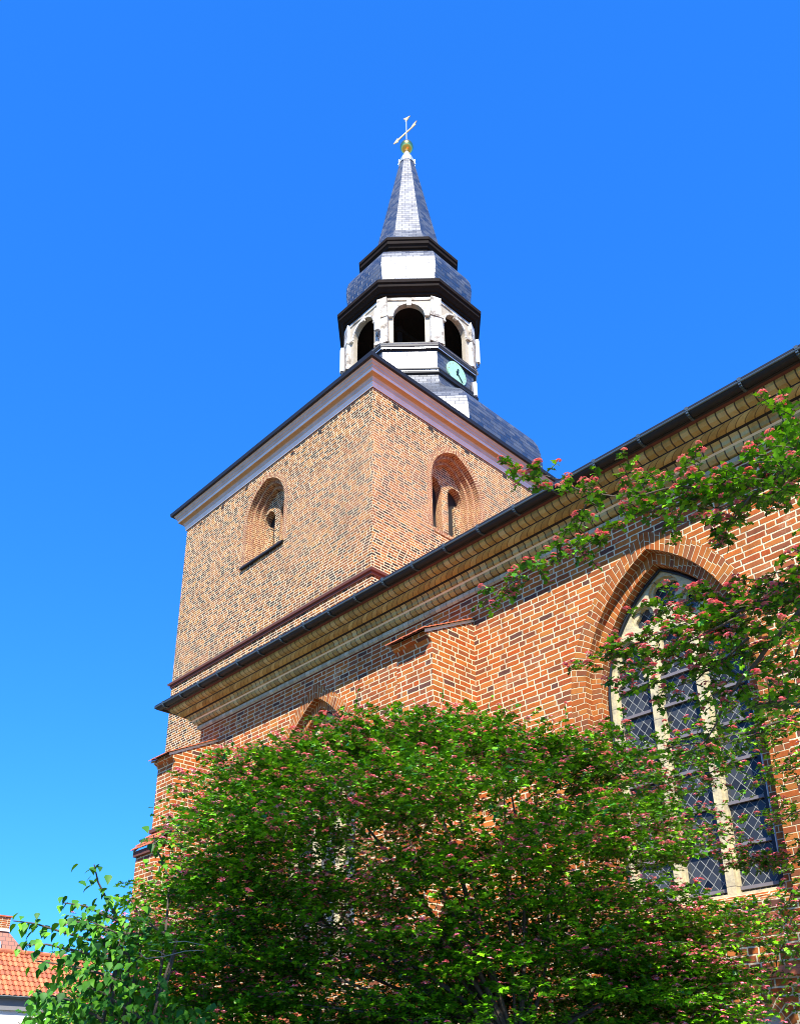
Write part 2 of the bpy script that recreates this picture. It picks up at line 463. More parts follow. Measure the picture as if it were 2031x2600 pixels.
class MB:
    """collects faces with UVs in metres, then links them as one mesh object"""
    def __init__(s):
        s.v = []; s.f = []; s.uv = []; s.mi = []; s.mats = []
    def slot(s, m):
        if m not in s.mats: s.mats.append(m)
        return s.mats.index(m)
    def face(s, pts, m, uv=None):
        pts = [Vector(p) for p in pts]
        if uv is None:
            n = Vector((0, 0, 0))
            for i in range(len(pts)):
                a, b = pts[i], pts[(i+1) % len(pts)]
                n += Vector(((a.y-b.y)*(a.z+b.z), (a.z-b.z)*(a.x+b.x), (a.x-b.x)*(a.y+b.y)))
            ax = max(range(3), key=lambda i: abs(n[i]))
            uv = [((p.y, p.z), (p.x, p.z), (p.x, p.y))[ax] for p in pts]
        i0 = len(s.v)
        s.v += [tuple(p) for p in pts]
        s.f.append(tuple(range(i0, i0+len(pts))))
        s.uv += list(uv)
        s.mi.append(s.slot(m))
    def box(s, a, b, m, skip=''):
        x0, y0, z0 = a; x1, y1, z1 = b
        if x0 > x1: x0, x1 = x1, x0
        if y0 > y1: y0, y1 = y1, y0
        if z0 > z1: z0, z1 = z1, z0
        F = {'w': [(x0, y1, z0), (x0, y0, z0), (x0, y0, z1), (x0, y1, z1)],
             'e': [(x1, y0, z0), (x1, y1, z0), (x1, y1, z1), (x1, y0, z1)],
             's': [(x0, y0, z0), (x1, y0, z0), (x1, y0, z1), (x0, y0, z1)],
             'n': [(x1, y1, z0), (x0, y1, z0), (x0, y1, z1), (x1, y1, z1)],
             'b': [(x0, y1, z0), (x1, y1, z0), (x1, y0, z0), (x0, y0, z0)],
             't': [(x0, y0, z1), (x1, y0, z1), (x1, y1, z1), (x0, y1, z1)]}
        for k, f in F.items():
            if k not in skip: s.face(f, m)
    def strip(s, A, B, m, uvA=None, uvB=None, flip=False):
        for i in range(len(A)-1):
            q = [A[i], A[i+1], B[i+1], B[i]]
            u = None if uvA is None else [uvA[i], uvA[i+1], uvB[i+1], uvB[i]]
            if flip:
                q = q[::-1]
                u = u[::-1] if u else None
            s.face(q, m, u)
    def tube(s, pts, r, m, n=8, caps=True):
        pts = [Vector(p) for p in pts]
        rs = r if isinstance(r, (list, tuple)) else [r]*len(pts)
        rings = []
        prev = None
        for i, p in enumerate(pts):
            t = (pts[min(i+1, len(pts)-1)]-pts[max(i-1, 0)]).normalized()
            a = prev if prev is not None else (Vector((0, 0, 1)) if abs(t.z) < 0.9 else Vector((1, 0, 0)))
            a = (a-t*a.dot(t)).normalized()
            prev = a
            b = t.cross(a)
            rings.append([p+(a*math.cos(2*math.pi*k/n)+b*math.sin(2*math.pi*k/n))*rs[i] for k in range(n)])
        for i in range(len(rings)-1):
            for k in range(n):
                k2 = (k+1) % n
                s.face([rings[i][k], rings[i][k2], rings[i+1][k2], rings[i+1][k]], m)
        if caps:
            s.face(rings[0][::-1], m)
            s.face(rings[-1], m)
    def lathe8(s, c, prof, m, uvscale=1.0, close_top=False):
        """octagonal sweep; prof = [(apothem, z), ...]; facet normals at multiples of 45 degrees"""
        vlen = 0
        for i in range(len(prof)-1):
            (a0, z0), (a1, z1) = prof[i], prof[i+1]
            mm = m[i] if isinstance(m, list) else m
            dl = math.hypot(a1-a0, z1-z0)
            for k in range(8):
                t0 = R(22.5+45*k); t1 = R(22.5+45*(k+1))
                r0 = a0/math.cos(R(22.5)); r1 = a1/math.cos(R(22.5))
                P = [(c[0]+r0*math.cos(t0), c[1]+r0*math.sin(t0), z0), (c[0]+r0*math.cos(t1), c[1]+r0*math.sin(t1), z0),
                     (c[0]+r1*math.cos(t1), c[1]+r1*math.sin(t1), z1), (c[0]+r1*math.cos(t0), c[1]+r1*math.sin(t0), z1)]
                w0, w1 = a0*0.4142, a1*0.4142
                U = [(-w0+k*7.3, vlen), (w0+k*7.3, vlen), (w1+k*7.3, vlen+dl), (-w1+k*7.3, vlen+dl)]
                if r1 < 1e-5:
                    P = P[:3]; U = U[:3]
                s.face(P, mm, U)
            vlen += dl
    def plate(s, outer, holes, m, f3, thick=None, uvf=None, side=None):
        """flat plate from 2D outlines mapped to 3D by f3(u, v, depth)"""
        loops = [outer]+list(holes)
        flat = [p for lp in loops for p in lp]
        tris = tessellate_polygon([[Vector((p[0], p[1], 0)) for p in lp] for lp in loops])
        want = None
        for t in tris:
            P = [flat[i] for i in t]
            ar = (P[1][0]-P[0][0])*(P[2][1]-P[0][1])-(P[2][0]-P[0][0])*(P[1][1]-P[0][1])
            if abs(ar) < 1e-9: continue
            if ar < 0: P = P[::-1]
            s.face([f3(p[0], p[1], 0) for p in P], m, [uvf(*p) if uvf else (p[0], p[1]) for p in P])
        if thick:
            for lp in loops:
                L = 0
                for i in range(len(lp)):
                    a, b = lp[i], lp[(i+1) % len(lp)]
                    d = math.hypot(b[0]-a[0], b[1]-a[1])
                    s.face([f3(*a, 0), f3(*b, 0), f3(*b, thick), f3(*a, thick)], side or m, [(0, L), (0, L+d), (thick, L+d), (thick, L)])
                    L += d
    def build(s, name, parent=None, smooth=False, merge=False):
        me = bpy.data.meshes.new(name)
        me.from_pydata(s.v, [], s.f)
        uvl = me.uv_layers.new(name='UVMap')
        uvl.data.foreach_set('uv', np.array(s.uv, dtype=np.float32).ravel())
        me.polygons.foreach_set('material_index', s.mi)
        for m in s.mats: me.materials.append(m)
        bm = bmesh.new()
        bm.from_mesh(me)
        bmesh.ops.remove_doubles(bm, verts=bm.verts, dist=1e-4)
        if merge: bmesh.ops.recalc_face_normals(bm, faces=bm.faces)
        bm.to_mesh(me)
        bm.free()
        if smooth:
            me.polygons.foreach_set('use_smooth', [True]*len(me.polygons))
        o = bpy.data.objects.new(name, me)
        COL.objects.link(o)
        if parent:
            o.parent = parent
            o.matrix_parent_inverse = parent.matrix_world.inverted() if parent.type == 'MESH' else Matrix.Translation(-Vector(parent.location))
        return o

def arch(cx, hw, z0, zs, rad, off=0.0, n=12):
    """pointed arch outline from bottom left, over the apex, to bottom right"""
    r = rad+off
    xl = cx-hw+rad; xr = cx+hw-rad
    pts = [(cx-hw-off, z0)]
    a_end = math.acos(max(-1, min(1, (cx-xl)/r)))
    for i in range(n+1):
        a = math.pi+(a_end-math.pi)*i/n
        pts.append((xl+r*math.cos(a), zs+r*math.sin(a)))
    for i in range(1, n+1):
        a = (math.pi-a_end)+(0-(math.pi-a_end))*i/n
        pts.append((xr+r*math.cos(a), zs+r*math.sin(a)))
    pts.append((cx+hw+off, z0))
    return pts
def arclen(p):
    L = [0.0]
    for i in range(1, len(p)):
        L.append(L[-1]+math.hypot(p[i][0]-p[i-1][0], p[i][1]-p[i-1][1]))
    return L

# ------------------------------------------------------------------ setting
mb = MB()
mb.face([(-600, -600, 0), (600, -600, 0), (600, 600, 0), (-600, 600, 0)], M['ground'])
tag(mb.build('ground'), kind='structure')

# ------------------------------------------------------------------ the church
church = tag(empty('church', (-18.4, 16.5, 0)), 'tall red brick church with square tower, slate dome roof and octagonal lantern spire', 'church')

TX0, TX1, TY0, TY1 = -30.35, -18.4, 16.5, 30.7
TZ = 24.15
AX0, AX1, AY = -18.54, 8.0, 11.0

# ---- aisle wall with openings
W = [dict(cx=-5.985, hw=1.335, z0=3.78, apex=9.27), dict(cx=-14.02, hw=1.335, z0=3.78, apex=9.37)]
RAD, RING = 2.45, 0.275
for w in W:
    w['zs'] = w['apex']-math.sqrt(RAD**2-(RAD-w['hw'])**2)
def aisle3(y):
    return lambda u, v, d: (u, y+d, v)
mb = MB()
outer = [(AX0, 0), (AX1, 0), (AX1, 9.93), (AX0, 9.93)]
holes = [arch(w['cx'], w['hw'], w['z0'], w['zs'], RAD, RING) for w in W]
blind = [(-5.40+1.16*k) for k in range(-3, 4)]
BL = dict(hw=0.40, z0=1.1, apex=2.66, rad=0.62)
BL['zs'] = BL['apex']-math.sqrt(BL['rad']**2-(BL['rad']-BL['hw'])**2)
bring = 0.17
for bx in blind:
    holes.append(arch(bx, BL['hw'], BL['z0'], BL['zs'], BL['rad'], bring, 8))
mb.plate(outer, holes, M['brick'], aisle3(AY))
mb.face([(AX0, AY, 0), (AX0, AY, 9.93), (AX0, TY0+2, 16), (AX0, TY0+2, 0)], M['brick'])
mb.face([(AX1, AY, 0), (AX1, 35, 0), (AX1, 35, 9.93), (AX1, AY, 9.93)], M['brick'])
for bx in blind:     # blind niches under the string course
    A = arch(bx, BL['hw'], BL['z0'], BL['zs'], BL['rad'], bring, 8)
    B = arch(bx, BL['hw'], BL['z0'], BL['zs'], BL['rad'], 0, 8)
    L = arclen(B)
    mb.strip([(p[0], AY, p[1]) for p in A], [(p[0], AY, p[1]) for p in B], M['brick_ring'], [(0, l) for l in L], [(0.26, l) for l in L], flip=True)
    mb.strip([(p[0], AY, p[1]) for p in B], [(p[0], AY+0.35, p[1]) for p in B], M['brick'], [(0, l) for l in L], [(0.35, l) for l in L], flip=True)
    mb.plate(B, [], M['white_wall'], aisle3(AY+0.35))
aisle_wall = mb.build('aisle_wall', church)
# string course above the blind arcade
mb = MB()
for x0, x1 in ((AX0+0.95, -10.4), (-9.5, AX1)):
    mb.face([(x0, AY-0.055, 2.86), (x1, AY-0.055, 2.86), (x1, AY-0.055, 2.93), (x0, AY-0.055, 2.93)], M['terracotta'])
    mb.face([(x0, AY-0.055, 2.93), (x1, AY-0.055, 2.93), (x1, AY, 2.98), (x0, AY, 2.98)], M['terracotta'])
    mb.face([(x0, AY, 2.86), (x1, AY, 2.86), (x1, AY-0.055, 2.86), (x0, AY-0.055, 2.86)], M['terracotta'])
mb.build('string_course', church)

# ---- pointed windows
def pointed_window(w):
    cx, hw, z0, zs = w['cx'], w['hw'], w['z0'], w['zs']
    y1, y2, y3 = AY, AY+0.17, AY+0.37
    A = arch(cx, hw, z0, zs, RAD, RING); B = arch(cx, hw, z0, zs, RAD, 0); C = arch(cx, hw, z0, zs, RAD, -0.165)
    L = arclen(B)
    P = lambda pts, y: [(p[0], y, p[1]) for p in pts]
    mb = MB()
    mb.strip(P(A, y1), P(B, y1), M['brick_ring'], [(0, l) for l in L], [(RING, l) for l in L], True)
    mb.strip(P(B, y1), P(B, y2), M['brick_ring'], [(0.0, l) for l in L], [(0.17, l) for l in L], True)
    mb.strip(P(B, y2), P(C, y2), M['brick_ring'], [(0.3, l) for l in L], [(0.465, l) for l in L], True)
    mb.strip(P(C, y2), P(C, y3+0.2), M['brick_ring'], [(0.5, l) for l in L], [(0.9, l) for l in L], True)
    sur = mb.build('window_surround', church)
    # brick sill sloping outwards
    mb = MB()
    xl, xr = cx-hw+0.17, cx+hw-0.17
    F = [(xl, y3+0.05, z0+0.19), (xr, y3+0.05, z0+0.19), (xr+0.12, y1-0.03, z0-0.02), (xl-0.12, y1-0.03, z0-0.02)]
    uvs = [(0, 0.098), (xr-xl, 0.098), (xr-xl, -0.27), (0, -0.27)]
    mb.face([F[3], F[2], F[1], F[0]], M['brick'], [(0, 0.05), (2.4, 0.05), (2.4, 0.45), (0, 0.45)])
    mb.face([(xl-0.12, y1-0.03, z0-0.12), (xr+0.12, y1-0.03, z0-0.12), F[2], F[3]], M['brick'], [(0, 0), (2.6, 0), (2.6, 0.098), (0, 0.098)])
    mb.face([(xl-0.12, y1, z0-0.12), (xr+0.12, y1, z0-0.12), (xr+0.12, y1-0.03, z0-0.12), (xl-0.12, y1-0.03, z0-0.12)], M['mortar'])
    mb.face([(xl-0.12, y1-0.03, z0-0.12), (xl-0.12, y1-0.03, z0-0.02), (xl-0.12, y1, z0), (xl-0.12, y1, z0-0.12)], M['brick'])
    mb.build('window_sill', sur)
    # stone tracery: an outer moulded order and an inner cusped order
    ihw = hw-0.165-0.02
    O = arch(cx, hw, z0+0.15, zs, RAD, -0.185)
    lw = (2*ihw-4*0.115)/3+0.005
    lights = []
    for k in (-1, 0, 1):
        lights.append(cx+k*(lw+0.125))
    zt = zs+0.12
    def foil(c, r, lobes, depth, rot=0, n=9):
        pts = []
        for j in range(lobes):
            a0 = rot+2*math.pi*j/lobes
            cc = (c[0]+depth*math.cos(a0), c[1]+depth*math.sin(a0))
            half = math.pi/lobes+0.62
            for i in range(n):
                a = a0-half+2*half*i/(n-1)
                pts.append((cc[0]+r*math.cos(a), cc[1]+r*math.sin(a)))
        return pts
    def light(lx, hwid, top, cusp=0.0):
        rad = hwid*2.0
        zc = top-math.sqrt(rad**2-(rad-hwid)**2)
        pts = arch(lx, hwid, z0+0.2, zc, rad, 0, 7)
        if cusp:
            zk = top-0.66
            rel = [(0, -0.10), (0.35, -0.05), (1.35, 0.0), (0.55, 0.05), (0.30, 0.13), (0.35, 0.22), (0.8, 0.29), (1.5, 0.31), (1.15, 0.38), (1.2, 0.46), (1.6, 0.56)]
            out = [pts[0]]+[(lx-hwid+cusp*a, zk+b) for a, b in rel]+[(lx, top)]
            out += [(2*lx-p[0], p[1]) for p in out[-2::-1]]
            return out
        return pts
    dz = w['apex']-9.27
    circ = (cx, 8.67+dz)
    sides = [(cx-0.41, 8.38+dz), (cx+0.41, 8.38+dz)]
    ht = 8.10+dz
    H1 = [light(lights[0], lw/2, ht+0.03), light(lights[1], lw/2, ht+0.03), light(lights[2], lw/2, ht+0.03),
          [(circ[0]+0.27*math.cos(a*2*math.pi/24), circ[1]+0.255*math.sin(a*2*math.pi/24)) for a in range(24)]]
    H1 += [[(c[0]+0.20*math.cos(a*2*math.pi/18), c[1]+0.20*math.sin(a*2*math.pi/18)) for a in range(18)] for c in sides]
    H2 = [light(l, lw/2-0.02, ht, 0.085) for l in lights]
    H2 += [foil(circ, 0.125, 3, 0.115, math.pi/2*3)]
    H2 += [foil(c, 0.095, 3, 0.085, math.pi/2) for c in sides]
    # capillary openings beside the top foil
    mb = MB()
    mb.plate(O, H1, M['stone'], aisle3(y3), 0.07)
    mb.plate(O, H2, M['stone'], aisle3(y3+0.07), 0.09)
    mb.build('tracery', sur)
    mb = MB()
    mb.plate(arch(cx, hw, z0+0.1, zs, RAD, -0.17), [], M['glass'], aisle3(y3+0.14))
    mb.build('glass_pane', sur)
    for z in (4.05, 4.62, 5.20, 5.78, 6.33, 6.87, 7.33):
        mb = MB()
        for lx in lights:
            mb.box((lx-lw/2+0.004, y3+0.085, z-0.022), (lx+lw/2-0.004, y3+0.125, z+0.022), M['lead'])
        mb.build('saddle_bar', sur)
    # protective iron frame and the bright pipe on its right side
    mb = MB()
    O2 = arch(cx, hw, z0+0.22, zs, RAD, -0.205)
    mb.tube([(p[0], y3-0.03, p[1]) for p in O2], 0.022, M['frame_dark'], 8)
    xr = cx+hw-0.165
    mb.box((xr-0.155, y3-0.012, z0+0.22), (xr-0.06, y3+0.05, zs+0.45), M['frame_dark'])  # dark strip standing in for the shade on the right stone jamb
    mb.build('window_frame', sur)
    mb = MB()
    mb.tube([(xr-0.075, y3-0.055, z0+0.35), (xr-0.075, y3-0.055, zs+0.25)], 0.014, M['pipe_grey'], 8)
    for z in (4.4, 5.35, 6.3, 7.1):
        mb.tube([(xr-0.075, y3-0.055, z), (xr-0.075, y3+0.01, z)], 0.02, M['frame_dark'], 6)
    mb.build('cable_pipe', sur)
    return sur
for w in W:
    pointed_window(w)

# ---- eaves cornice of the aisle, mitred round the west end
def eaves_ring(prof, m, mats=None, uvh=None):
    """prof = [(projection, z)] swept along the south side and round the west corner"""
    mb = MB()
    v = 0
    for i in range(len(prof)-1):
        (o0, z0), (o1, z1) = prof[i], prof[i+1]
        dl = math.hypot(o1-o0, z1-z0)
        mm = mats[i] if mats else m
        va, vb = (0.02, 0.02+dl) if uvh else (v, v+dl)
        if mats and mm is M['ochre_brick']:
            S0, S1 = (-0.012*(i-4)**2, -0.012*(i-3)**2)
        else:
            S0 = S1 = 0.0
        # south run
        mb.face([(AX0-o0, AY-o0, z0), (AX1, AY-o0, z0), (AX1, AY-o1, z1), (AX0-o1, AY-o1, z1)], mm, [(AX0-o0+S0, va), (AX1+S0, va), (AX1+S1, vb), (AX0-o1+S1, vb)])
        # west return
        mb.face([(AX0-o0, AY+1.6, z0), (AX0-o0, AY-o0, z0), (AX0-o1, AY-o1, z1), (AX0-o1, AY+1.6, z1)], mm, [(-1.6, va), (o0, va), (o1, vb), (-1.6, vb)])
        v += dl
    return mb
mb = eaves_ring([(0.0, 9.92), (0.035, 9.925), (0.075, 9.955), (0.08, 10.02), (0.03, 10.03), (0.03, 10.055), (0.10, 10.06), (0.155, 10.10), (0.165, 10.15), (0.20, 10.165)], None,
                [M['dark_brick'], M['band'], M['band'], M['dark_brick'], M['recess_shade'], M['yellow_brick'], M['yellow_brick'], M['yellow_brick'], M['mortar']], True)
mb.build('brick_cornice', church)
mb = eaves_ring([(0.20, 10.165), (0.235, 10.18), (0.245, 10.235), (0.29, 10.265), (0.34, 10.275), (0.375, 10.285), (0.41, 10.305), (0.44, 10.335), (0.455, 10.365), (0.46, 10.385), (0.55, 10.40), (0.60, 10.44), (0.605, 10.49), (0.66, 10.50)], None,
                [M['yellow_brick'], M['yellow_brick'], M['yellow_brick'], M['recess_shade']]+[M['ochre_brick']]*4+[M['recess_shade']]+[M['yellow_brick']]*3+[M['dark_brick']], True)
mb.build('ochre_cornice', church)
# gutter: half round channel blackened for shade, paler bead as highlight, dark fascia behind
mb = MB()
GO, GZ, GR = 0.77, 10.575, 0.095
arc = [(GO+GR*math.cos(a), GZ+GR*math.sin(a)) for a in [math.pi+math.pi*i/9 for i in range(10)]]
arc = [(0.67, 10.60), (0.67, 10.575)]+arc[1:]
for i in range(len(arc)-1):
    (o0, z0), (o1, z1) = arc[i], arc[i+1]
    mb.face([(AX0-o0, AY-o0, z0), (AX1, AY-o0, z0), (AX1, AY-o1, z1), (AX0-o1, AY-o1, z1)], M['black_metal'])
    mb.face([(AX0-o0, AY+1.6, z0), (AX0-o0, AY-o0, z0), (AX0-o1, AY-o1, z1), (AX0-o1, AY+1.6, z1)], M['black_metal'])
for o0, z0, o1, z1 in ((0.66, 10.50, 0.70, 10.505), (0.70, 10.505, 0.70, 10.56)):
    mb.face([(AX0-o0, AY-o0, z0), (AX1, AY-o0, z0), (AX1, AY-o1, z1), (AX0-o1, AY-o1, z1)], M['black_metal'])
    mb.face([(AX0-o0, AY+1.6, z0), (AX0-o0, AY-o0, z0), (AX0-o1, AY-o1, z1), (AX0-o1, AY+1.6, z1)], M['black_metal'])
mb.tube([(AX0-0.862, AY+1.6, GZ-0.03), (AX0-0.862, AY-0.862, GZ-0.03), (AX1, AY-0.862, GZ-0.03)], 0.017, M['gutter'], 8)  # rolled bead in paler metal, set as the gutter's highlight line
mb.face([(AX0-0.865, AY-0.865, GZ), (AX1, AY-0.865, GZ), (AX1, AY-0.862, GZ+0.03), (AX0-0.865, AY-0.862, GZ+0.03)], M['black_metal'])
gutter = mb.build('gutter', church)
x = -19.1+0.15
brk = []
bx = [-2.2+0.0-0.8*k for k in range(-13, 22)]
for X in bx:
    if X < AX0-0.7: continue
    mb = MB()
    pts = [(X, AY-GO-(GR+0.012)*math.cos(a), GZ+(GR+0.012)*math.sin(a)) for a in [math.pi+math.pi*i/8 for i in range(9)]]
    for i in range(len(pts)-1):
        p, q = pts[i], pts[i+1]
        mb.box((X-0.018, min(p[1], q[1])-0.004, min(p[2], q[2])-0.004), (X+0.018, max(p[1], q[1])+0.004, max(p[2], q[2])+0.004), M['gutter'])
    mb.box((X-0.022, AY-0.885, GZ-0.02), (X+0.022, AY-0.835, GZ+0.03), M['gutter'])
    mb.box((X-0.03, AY-0.66, GZ-0.045), (X+0.03, AY-0.69, GZ+0.03), M['black_metal'])
    mb.build('gutter_bracket', gutter)
# roof over the aisle and nave (hidden from below, seen from higher up)
mb = MB()
mb.face([(AX0-0.8, AY-0.72, 10.60), (AX1, AY-0.72, 10.60), (AX1, 23.6, 20.2), (-18.38, 23.6, 20.2), (-18.38, TY0-0.02, 14.82), (AX0-0.8, TY0-0.02, 14.82)], M['terracotta'])
mb.face([(AX0-0.8, AY-0.72, 10.60), (AX0-0.8, TY0-0.02, 14.82), (AX0-0.8, TY0-0.02, 14.7), (AX0-0.8, AY-0.72, 10.52)], M['black_metal'])
mb.face([(AX0-0.8, AY-0.66, 10.515), (AX0-0.8, TY0-0.02, 10.515), (AX0, TY0-0.02, 10.515), (AX0, AY-0.66, 10.515)], M['black_metal'])
mb.face([(AX1, 23.6, 20.2), (AX1, 36.5, 10.6), (-18.38, 36.5, 10.6), (-18.38, 23.6, 20.2)], M['terracotta'])
mb.build('nave_roof', church)

# ---- buttresses
def buttress(x0, x1):
    y0 = 9.92
    mb = MB()
    mb.box((x0, y0, 6.6), (x1, AY+0.02, 8.62), M['brick'], 'ntb')
    # side faces under the sloping coping
    zt = lambda y: 8.80+(y-9.76)*0.52
    for X, fl in ((x0, True), (x1, False)):
        f = [(X, y0, 8.62), (X, AY+0.02, 8.62), (X, AY+0.02, zt(AY)), (X, 9.80, zt(9.80)), (X, 9.80, 8.74), (X, y0-0.05, 8.70)]
        mb.face(f[::-1] if fl else f, M['brick'])
    mb.face([(x0, y0, 8.62), (x1, y0, 8.62), (x1, y0-0.05, 8.70), (x0, y0-0.05, 8.70)], M['brick'])
    mb.face([(x0, y0-0.05, 8.70), (x1, y0-0.05, 8.70), (x1, 9.80, 8.74), (x0, 9.80, 8.74)], M['brick'])
    mb.face([(x0, 9.80, 8.74), (x1, 9.80, 8.74), (x1, 9.80, zt(9.80)), (x0, 9.80, zt(9.80))], M['brick'])
    # lower stage
    y2 = 9.62
    mb.box((x0-0.03, y2, 0), (x1+0.03, AY+0.02, 6.62), M['brick'], 'nb')
    mb.box((x0-0.045, y2-0.07, 6.50), (x1+0.045, y2+0.02, 6.62), M['dark_brick'], '')
    mb.box((x0-0.035, y0-0.05, 7.10), (x1+0.035, y0+0.02, 7.18), M['dark_brick'])
    b = mb.build('buttress', church)
    # tiled copings
    def coping(ya, za, yb, zb, n):
        m2 = MB()
        ov = 0.05
        for i in range(n):
            t0, t1 = i/n, (i+1)/n
            ya_, yb_ = ya+(yb-ya)*t0, ya+(yb-ya)*t1
            za_, zb_ = za+(zb-za)*t0, za+(zb-za)*t1
            lift = 0.022
            x = x0-ov
            j = 0
            while x < x1+ov-0.01:
                xe = min(x+0.17, x1+ov)
                dz = random.uniform(-0.004, 0.004)
                m2.face([(x+0.004, ya_-0.02, za_+lift+dz), (xe-0.004, ya_-0.02, za_+lift+dz), (xe-0.004, yb_, zb_+0.004+dz), (x+0.004, yb_, zb_+0.004+dz)], M['terracotta'])
                m2.face([(x+0.004, ya_-0.02, za_+dz), (xe-0.004, ya_-0.02, za_+dz), (xe-0.004, ya_-0.02, za_+lift+dz), (x+0.004, ya_-0.02, za_+lift+dz)], M['terracotta'])
                x += 0.17
                j += 1
            m2.face([(x1+ov-0.004, ya_-0.02, za_), (x1+ov-0.004, yb_, zb_), (x1+ov-0.004, yb_, zb_+0.006), (x1+ov-0.004, ya_-0.02, za_+lift)], M['terracotta'])
        m2.face([(x0-ov, ya, za-0.006), (x0-ov, yb, zb-0.006), (x1+ov, yb, zb-0.006), (x1+ov, ya, za-0.006)], M['dark_brick'])
        m2.face([(x1+0.012, ya+0.03, za-0.06), (x1+0.012, yb, zb-0.06), (x1+0.02, yb, zb), (x1+0.02, ya+0.03, za+0.0)], M['mortar'])
        m2.face([(x0-0.012, yb, zb-0.06), (x0-0.012, ya+0.03, za-0.06), (x0-0.02, ya+0.03, za), (x0-0.02, yb, zb)], M['mortar'])
        m2.build('coping', b)
    coping(9.70, 8.80, AY, 9.46, 9)
    coping(9.50, 6.64, y0, 7.08, 4)
buttress(-10.39, -9.53)
buttress(-18.50, -17.715)

# ---- tower walls
def tower_opening(mbw, cx, hw, z0, apex, f3, parent):
    rad = hw*1.28
    zs = apex-math.sqrt(rad**2-(rad-hw)**2)
    ring = 0.24
    A = arch(cx, hw, z0, zs, rad, ring, 10); B = arch(cx, hw, z0, zs, rad, 0, 10); C = arch(cx, hw, z0, zs, rad, -0.14, 10); D = arch(cx, hw, z0, zs, rad, -0.27, 10)
    L = arclen(B)
    P = lambda pts, d: [f3(p[0], p[1], d) for p in pts]
    mb = MB()
    g = M['brick_ring_tower']
    mb.strip(P(A, 0), P(B, 0), g, [(0, l) for l in L], [(ring, l) for l in L], True)
    mb.strip(P(B, 0), P(B, 0.22), g, [(0, l) for l in L], [(0.22, l) for l in L], True)
    mb.strip(P(B, 0.22), P(C, 0.22), g, [(0.3, l) for l in L], [(0.44, l) for l in L], True)
    mb.strip(P(C, 0.22), P(C, 0.42), g, [(0.5, l) for l in L], [(0.7, l) for l in L], True)
    mb.strip(P(C, 0.42), P(D, 0.42), g, [(0.3, l) for l in L], [(0.44, l) for l in L], True)
    mb.strip(P(D, 0.42), P(D, 0.60), g, [(0.5, l) for l in L], [(0.7, l) for l in L], True)
    # recessed panel with twin lancets
    ihw = hw-0.27
    lh = (ihw-0.17)/2-0.02
    lr = lh*1.3
    lap = apex-0.95
    lz = lap-math.sqrt(lr**2-(lr-lh)**2)
    lx = [cx-0.17-lh, cx+0.17+lh]
    HL = [arch(x, lh, z0+0.05, lz, lr, 0, 6) for x in lx]
    mb.plate(D, HL, M['brick_tower'], lambda u, v, d: f3(u, v, 0.60+d), 0.30, side=g)
    # infill brick on the outer half of each lancet, dark slot on the inner half
    for x, sg in zip(lx, (-1, 1)):
        a, b_ = (x-lh, x-lh+0.62*lh) if sg < 0 else (x+lh-0.62*lh, x+lh)
        q = [(a, z0+0.05), (b_, z0+0.05), (b_, lz-0.15), (a, lz-0.15)]
        mb.face([f3(u, v, 0.72) for u, v in q], M['brick_tower'], q)
        e = b_ if sg < 0 else a
        e2 = [f3(e, z0+0.05, 0.72), f3(e, lz-0.15, 0.72), f3(e, lz-0.15, 0.9), f3(e, z0+0.05, 0.9)]
        mb.face(e2, M['brick_tower'])
    mb.face([f3(u, v, 0.92) for u, v in ((cx-hw, z0), (cx+hw, z0), (cx+hw, apex), (cx-hw, apex))], M['recess_shade'])  # near-black sheet in place of the shaded depth behind the lancets
    o = mb.build('tower_window', parent)
    return A, o, zs, rad
S3 = lambda u, v, d: (u, TY0+d, v)
E3 = lambda u, v, d: (TX1-d, u, v)
hs, ws, _, _ = tower_opening(None, -24.5, 1.2, 20.25, 23.62, S3, church)
he, we, _, _ = tower_opening(None, 20.62, 1.28, 19.72, 23.5, E3, church)
he2, we2, _, _ = tower_opening(None, 27.0, 1.28, 20.25, 23.5, E3, church)
mb = MB()
zz0, zz1 = 0, TZ+0.3
mb.plate([(TX0, zz0), (TX1, zz0), (TX1, zz1), (TX0, zz1)], [hs], M['brick_tower'], S3)
mb.plate([(TY0, zz0), (TY1, zz0), (TY1, zz1), (TY0, zz1)], [he, he2], M['brick_tower'], E3)
mb.face([(TX1, TY1, zz0), (TX0, TY1, zz0), (TX0, TY1, zz1), (TX1, TY1, zz1)], M['brick_tower'])
mb.face([(TX0, TY1, zz0), (TX0, TY0, zz0), (TX0, TY0, zz1), (TX0, TY1, zz1)], M['brick_tower'])
tower_wall = mb.build('tower_wall', church)
mb = MB()
mb.face([(-25.85, TY0-0.10, 20.16), (-23.2, TY0-0.10, 20.16), (-23.2, TY0+0.25, 20.29), (-25.85, TY0+0.25, 20.29)], M['black_metal'])
mb.face([(-25.85, TY0-0.10, 20.08), (-23.2, TY0-0.10, 20.08), (-23.2, TY0-0.10, 20.16), (-25.85, TY0-0.10, 20.16)], M['black_metal'])
mb.face([(-25.85, TY0, 20.08), (-23.2, TY0, 20.08), (-23.2, TY0-0.10, 20.08), (-25.85, TY0-0.10, 20.08)], M['black_metal'])
mb.build('window_sill', ws)
mb = MB()
mb.face([(TX1+0.03, 19.34, 19.70), (TX1+0.03, 21.9, 19.70), (TX1-0.6, 21.7, 20.22), (TX1-0.6, 19.5, 20.22)], M['brick_ring_tower'], [(0, 0), (0, 2.5), (0.27, 2.5), (0.27, 0)])
mb.face([(TX1+0.03, 19.34, 19.56), (TX1+0.03, 21.9, 19.56), (TX1+0.03, 21.9, 19.70), (TX1+0.03, 19.34, 19.70)], M['brick_ring_tower'], [(0, 0), (0, 2.5), (0.1, 2.5), (0.1, 0)])
mb.build('window_sill', we)
